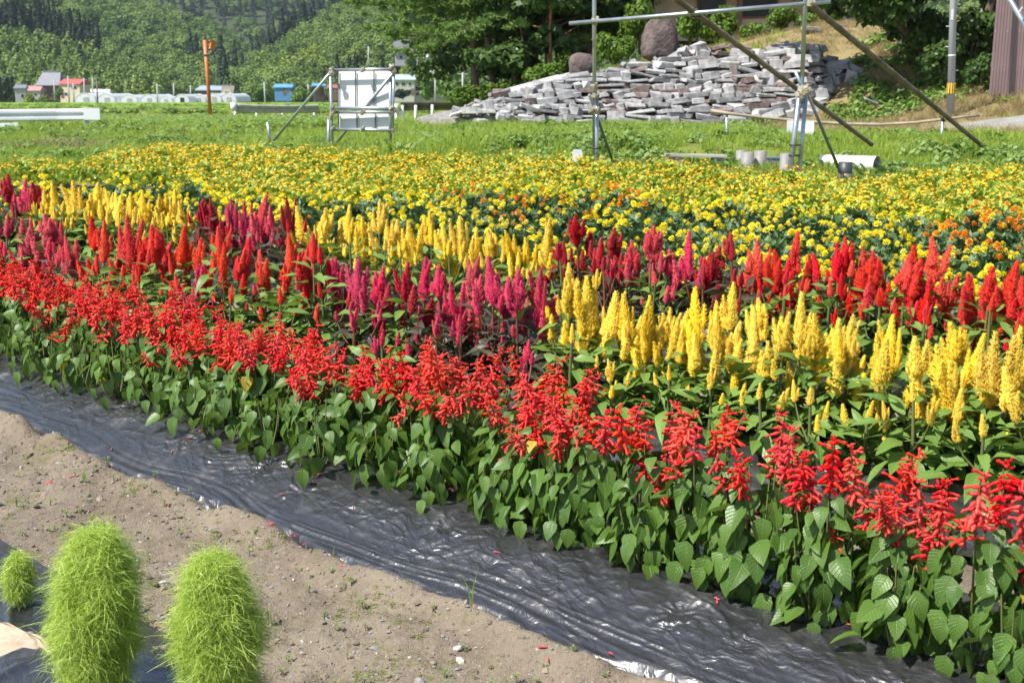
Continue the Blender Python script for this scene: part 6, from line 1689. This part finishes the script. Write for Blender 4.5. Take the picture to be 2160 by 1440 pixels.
# patch of pale sand on the film in the corner
c = on(60, 1400); m = MB(); n = 26; V = [(0, 0, .024)]
gp2 = np.random.default_rng(44); pq = [(-40, 1352), (0, 1362), (50, 1380), (110, 1402), (128, 1416), (100, 1428), (30, 1436), (-40, 1440)]; pa = []
for i_ in range(len(pq)):
    for f_ in (0, .25, .5, .75):
        q_ = pq[(i_ + 1) % len(pq)]; pa.append(on(pq[i_][0] * (1 - f_) + q_[0] * f_ + gp2.normal(0, 4), pq[i_][1] * (1 - f_) + q_[1] * f_ + gp2.normal(0, 3.5)))
V = []
for f_ in (0, .5, 1.0):
    for p_ in pa:
        q_ = c.lerp(p_, f_); V.append((q_.x, q_.y, float(gz(q_.x, q_.y) + bed(q_.x, q_.y)) + (.046 - .030 * f_ ** 2) + .004 * float(vn(q_.x * 40, q_.y * 40, 9))))
k = len(pa); m.add(V, [(r_ * k + i, r_ * k + (i + 1) % k, (r_ + 1) * k + (i + 1) % k, (r_ + 1) * k + i) for r_ in range(2) for i in range(k)], 0, True)
ob('sand_patch', m.mesh('sand_patch', [mat('pale_sand', (.40, .31, .215), (.47, .385, .28), ns=60, rough=.95, bump=.5, bs=200, bd=.004, coords='World')]), kind='structure')

# ------------------------------------------------------------------ small things on the soil and the film
def free_soil(g, n, sp=0):
    """random spots of the bare soil in the near left"""
    k = n * 6
    u = g.uniform(.9, 5.3, k); v = g.uniform(1.5, 2.45, k); x, y = uv2xy(u, v); px, py = pix(x, y, gz(x, y))
    ok = np.nonzero((v < vedge(u) - .03) & (px > -40) & (px < 1500) & (py < 1465))[0][:n]
    out = list(zip(x[ok], y[ok], px[ok], py[ok]))
    return out
g = np.random.default_rng(950)
def pebble_mesh(seed):
    gg = random.Random(seed); bm = bmesh.new(); bmesh.ops.create_icosphere(bm, subdivisions=1, radius=1)
    for v in bm.verts: v.co = Vector((v.co.x * (1 + gg.uniform(-.25, .25)), v.co.y * (1 + gg.uniform(-.25, .25)) * .75, v.co.z * (.42 + gg.uniform(-.1, .1))))
    me = bpy.data.meshes.new('pebble'); bm.to_mesh(me); bm.free(); return me
PB = [pebble_mesh(i) for i in range(8)]; M_PB = [mat('pebble_grey', (.27, .27, .28), (.20, .20, .21), ns=3, rough=.85), mat('pebble_pale', (.43, .41, .37), (.33, .31, .28), ns=2, rough=.85), mat('pebble_brown', (.22, .17, .13), (.30, .24, .18), ns=2, rough=.9)]
for p_ in PB: p_.materials.append(M_PB[0])
def pebble(x, y, s, mi, label, grp=None, rot=None):
    ob('pebble', PB[int(g.integers(8))], None, Matrix.Translation((x, y, float(soil_z(np.array(x), np.array(y))) + s * .18)) @ Euler((g.normal(0, .3), g.normal(0, .3), g.uniform(0, 6.28))).to_matrix().to_4x4() @ Matrix.Scale(s, 4), label, 'pebble', grp, mat=M_PB[mi])
for px_, py_, s, mi, lab in ((970, 1388, .017, 1, 'broad flat white pebble, lower of the stacked pair near the film'), (965, 1372, .016, 1, 'pale beige pebble on top of the broad white one'), (972, 1362, .010, 0, 'small grey pebble just behind the pale pair'), (885, 1432, .019, 1, 'pale angular pebble at the bottom edge of the picture'), (638, 1360, .009, 1, 'small white angular pebble right of the right big bush'), (820, 1340, .010, 0, 'slate grey flat pebble in the middle of the soil'), (545, 1148, .009, 1, 'round beige pebble close to the film edge'), (418, 1081, .010, 0, 'grey stone right beside the film edge'), (260, 1142, .013, 0, 'flat grey flake of stone behind the left big bush'), (345, 1232, .014, 1, 'pale flat pebble between the two big bushes'), (60, 962, .008, 0, 'dark grey pebble at upper left of the soil'), (1350, 1432, .014, 0, 'grey pebble at the film edge by the bottom')):
    c = on(px_, py_); pebble(c.x, c.y, s, mi, lab)
for x, y, px_, py_ in free_soil(g, 120): pebble(x, y, float(g.uniform(.0028, .0085)), int(g.choice([0, 0, 1, 2])), 'small pebble scattered on the bare sandy soil', 'small pebbles scattered on the soil')
pts = free_soil(g, 6000); n = len(pts); xy = np.array([(p_[0], p_[1]) for p_ in pts]); s = g.exponential(.0016, n) + .0010; kk = g.choice([0, 0, 0, 1, 2, 2, 2, 3, 3], n); s = np.where(kk == 3, s * 1.8, s)
scatter('gravel', np.stack([xy[:, 0], xy[:, 1], soil_z(xy[:, 0], xy[:, 1]) + s * .2], -1), g.uniform(0, 6.28, (n, 3)) * (.1, .1, 1), np.stack([s, s, s], -1), kk, [bpy.data.objects.new('t', (lambda m_, q_: (m_.materials.clear(), m_.materials.append(q_), m_)[2])(PB[i].copy(), (M_PB + [M_SOIL])[i])) for i in range(4)], 'fine gravel and crumbs on the sandy soil')
def seedling_mesh(seed, n, L, m):
    gg = np.random.default_rng(seed); V = []; F = []; mi = []
    b = MB(); b.tube([(0, 0, -.005), (gg.normal(0, .003), gg.normal(0, .003), L * .6), (gg.normal(0, .006), gg.normal(0, .006), L)], [.0014, .0011, .0007], 4)
    for i in range(n):
        a = i * 2.4; t = .35 + .65 * i / n; el = gg.uniform(0, .7); d = Vector((math.cos(a) * math.cos(el), math.sin(a) * math.cos(el), math.sin(el))); s_ = Vector((-math.sin(a), math.cos(a), 0)); l = gg.uniform(.008, .015); p_ = Vector((0, 0, L * t))
        b.add([p_, p_ + d * l * .55 + s_ * l * .28 + Vector((0, 0, .001)), p_ + d * l, p_ + d * l * .55 - s_ * l * .28 + Vector((0, 0, .001))], [(0, 1, 2, 3)], 1)
    return b.mesh('seedling', [M_STEM, m])
M_SEED = mat('seedling_leaf', (.16, .26, .06), (.26, .34, .10), ns=80, rough=.5, transl=.3)
SD = [seedling_mesh(i, n_, L_, M_SEED) for i, (n_, L_) in enumerate([(6, .02), (9, .035), (12, .03), (5, .012), (14, .045)])]
for px_, py_, i, lab in ((195, 1108, 4, 'leafy weed seedling at the film edge near the upper left'), (330, 1040, 2, 'weed seedling touching the film edge at left'), (403, 1058, 1, 'tall thin seedling leaning over the film edge'), (567, 1325, 4, 'bare stalked seedling casting a shadow, right of the right big bush'), (742, 1250, 2, 'pair of leafy seedlings in the middle of the soil'), (765, 1290, 2, 'leafy seedling below the middle pair'), (290, 1290, 4, 'weed seedling between the two big bushes')):
    c = on(px_, py_); ob('weed_seedling', SD[i], None, Matrix.Translation((c.x, c.y, float(soil_z(np.array(c.x), np.array(c.y))))) @ Matrix.Rotation(g.uniform(0, 6), 4, 'Z'), lab, 'seedling')
for x, y, px_, py_ in free_soil(g, 120): ob('weed_seedling', SD[int(g.choice([0, 0, 3, 3, 1, 2]))], None, Matrix.Translation((x, y, float(soil_z(np.array(x), np.array(y))))) @ Matrix.Rotation(g.uniform(0, 6), 4, 'Z') @ Matrix.Scale(g.uniform(.7, 1.35), 4), 'tiny weed seedling sprouting from the sandy soil', 'seedling', 'tiny weed seedlings on the soil')
# moss cushions
pts = []
for x, y, px_, py_ in free_soil(g, 2600):
    if vn(x * 4.5, y * 4.5, 90) + .5 * vn(x * 12, y * 12, 91) > .42 + .5 * random.random(): pts.append((x, y))
xy = np.array(pts); n = len(xy)
def moss(seed):
    gg = np.random.default_rng(seed); Pn, D = blob_points(gg, [(0, 0, .0005)], [(.016, .016, .0022)], 60, .2); V, F = quads(gg, Pn, D + np.array([0, 0, 1.]), .0030, 1.3, .6); return bpy.data.objects.new('t', mesh_np('moss', V, F, [mat('moss', (.13, .17, .03), None, rnd='isl', rcol=(.20, .22, .06), rough=.9)]))
if n: scatter('moss', np.stack([xy[:, 0], xy[:, 1], soil_z(xy[:, 0], xy[:, 1])], -1), np.stack([np.zeros(n), np.zeros(n), g.uniform(0, 6.28, n)], -1), np.repeat(g.uniform(.6, 1.4, (n, 1)), 3, 1), g.integers(0, 2, n), [moss(1), moss(2)], 'thin patches of moss on the sandy soil')
# grass blades by the film edge
def blade(label, px_, py_, tips, w=.0022):
    c = on(px_, py_); z = float(soil_z(np.array(c.x), np.array(c.y))); e = ob('grass_blade', None, None, Vector((c.x, c.y, z)), label, 'grass')
    for dx, dz in tips:
        b = MB(); p_ = [Vector((0, 0, -.01)), Vector((dx * .3, .003, dz * .55)), Vector((dx, .008, dz))]
        b.add([p_[0] - Vector((w, 0, 0)), p_[0] + Vector((w, 0, 0)), p_[1] + Vector((w * .8, 0, 0)), p_[1] - Vector((w * .8, 0, 0)), p_[2]], [(0, 1, 2, 3), (3, 2, 4)], 0); ob('blade', b.mesh('blade', [M_SEED]), e)
blade('tall grass shoot with two blades at the film edge near the bottom', 995, 1312, [(.022, .12), (-.032, .10), (.006, .07)]); blade('thin upright grass blade at the middle of the film edge', 702, 1180, [(.006, .07), (.0, .05)]); blade('tuft of curved grass blades at the film edge at left', 178, 1022, [(-.02, .05), (.024, .05), (.008, .07), (-.008, .04)], .003); blade('thin grass blade on the soil near the bottom edge', 752, 1440, [(.002, .05)])
# fallen salvia flowers
def petal_mesh(seed):
    V = []; F = []; gg = np.random.default_rng(seed); spindle(V, F, (-.012, 0, 0), (1, gg.uniform(-.2, .2), .08), .024, .0026, 5, ((0, .4), (.35, .8), (.7, 1.2), (1, .5))); return mesh_np('fallen_petal', V, F, [M_SRED])
FP = [petal_mesh(i) for i in range(3)]; M_FP = petal('faded_petal', (.62, .03, .07), (.75, .16, .16), .2)
g = np.random.default_rng(970)
spots = [(235, 962), (365, 985), (420, 965), (404, 972), (505, 985), (675, 1062), (660, 1070), (600, 1078), (930, 1080), (965, 1108), (985, 1112), (740, 1117), (1045, 1165), (1090, 1162), (1050, 1225), (1505, 1352), (1800, 1345), (1785, 1405), (1870, 1412), (1430, 1262), (620, 1140), (638, 1158), (852, 1243), (725, 1222), (668, 1178), (575, 1138), (1000, 1292), (145, 962), (92, 938), (150, 1012), (110, 1018), (1148, 1395), (1160, 1410), (1290, 1400), (360, 1075)]
for i, (px_, py_) in enumerate(spots):
    c = on(px_, py_); u_ = c.x * RU[0] + c.y * RU[1]; v_ = c.x * RV[0] + c.y * RV[1]; zz = float(gz(c.x, c.y) + bed(c.x, c.y)) + .016
    for _ in range(2 if i % 5 == 0 else 1):
        if v_ < float(vedge(u_)): zz = float(soil_z(np.array(c.x), np.array(c.y))) + .003; lab, gr = 'fallen red salvia petal lying on the soil', 'fallen petals on the soil'
        else: lab, gr = 'fallen red salvia petal lying on the black plastic', 'fallen petals on the black plastic'
        ob('fallen_petal', FP[i % 3], None, Matrix.Translation((c.x + g.normal(0, .006), c.y + g.normal(0, .006), zz)) @ Euler((g.normal(0, .2), g.normal(0, .15), g.uniform(0, 6.28))).to_matrix().to_4x4() @ Matrix.Scale(g.uniform(.8, 1.2), 4), lab, 'petal', gr, mat=M_FP)
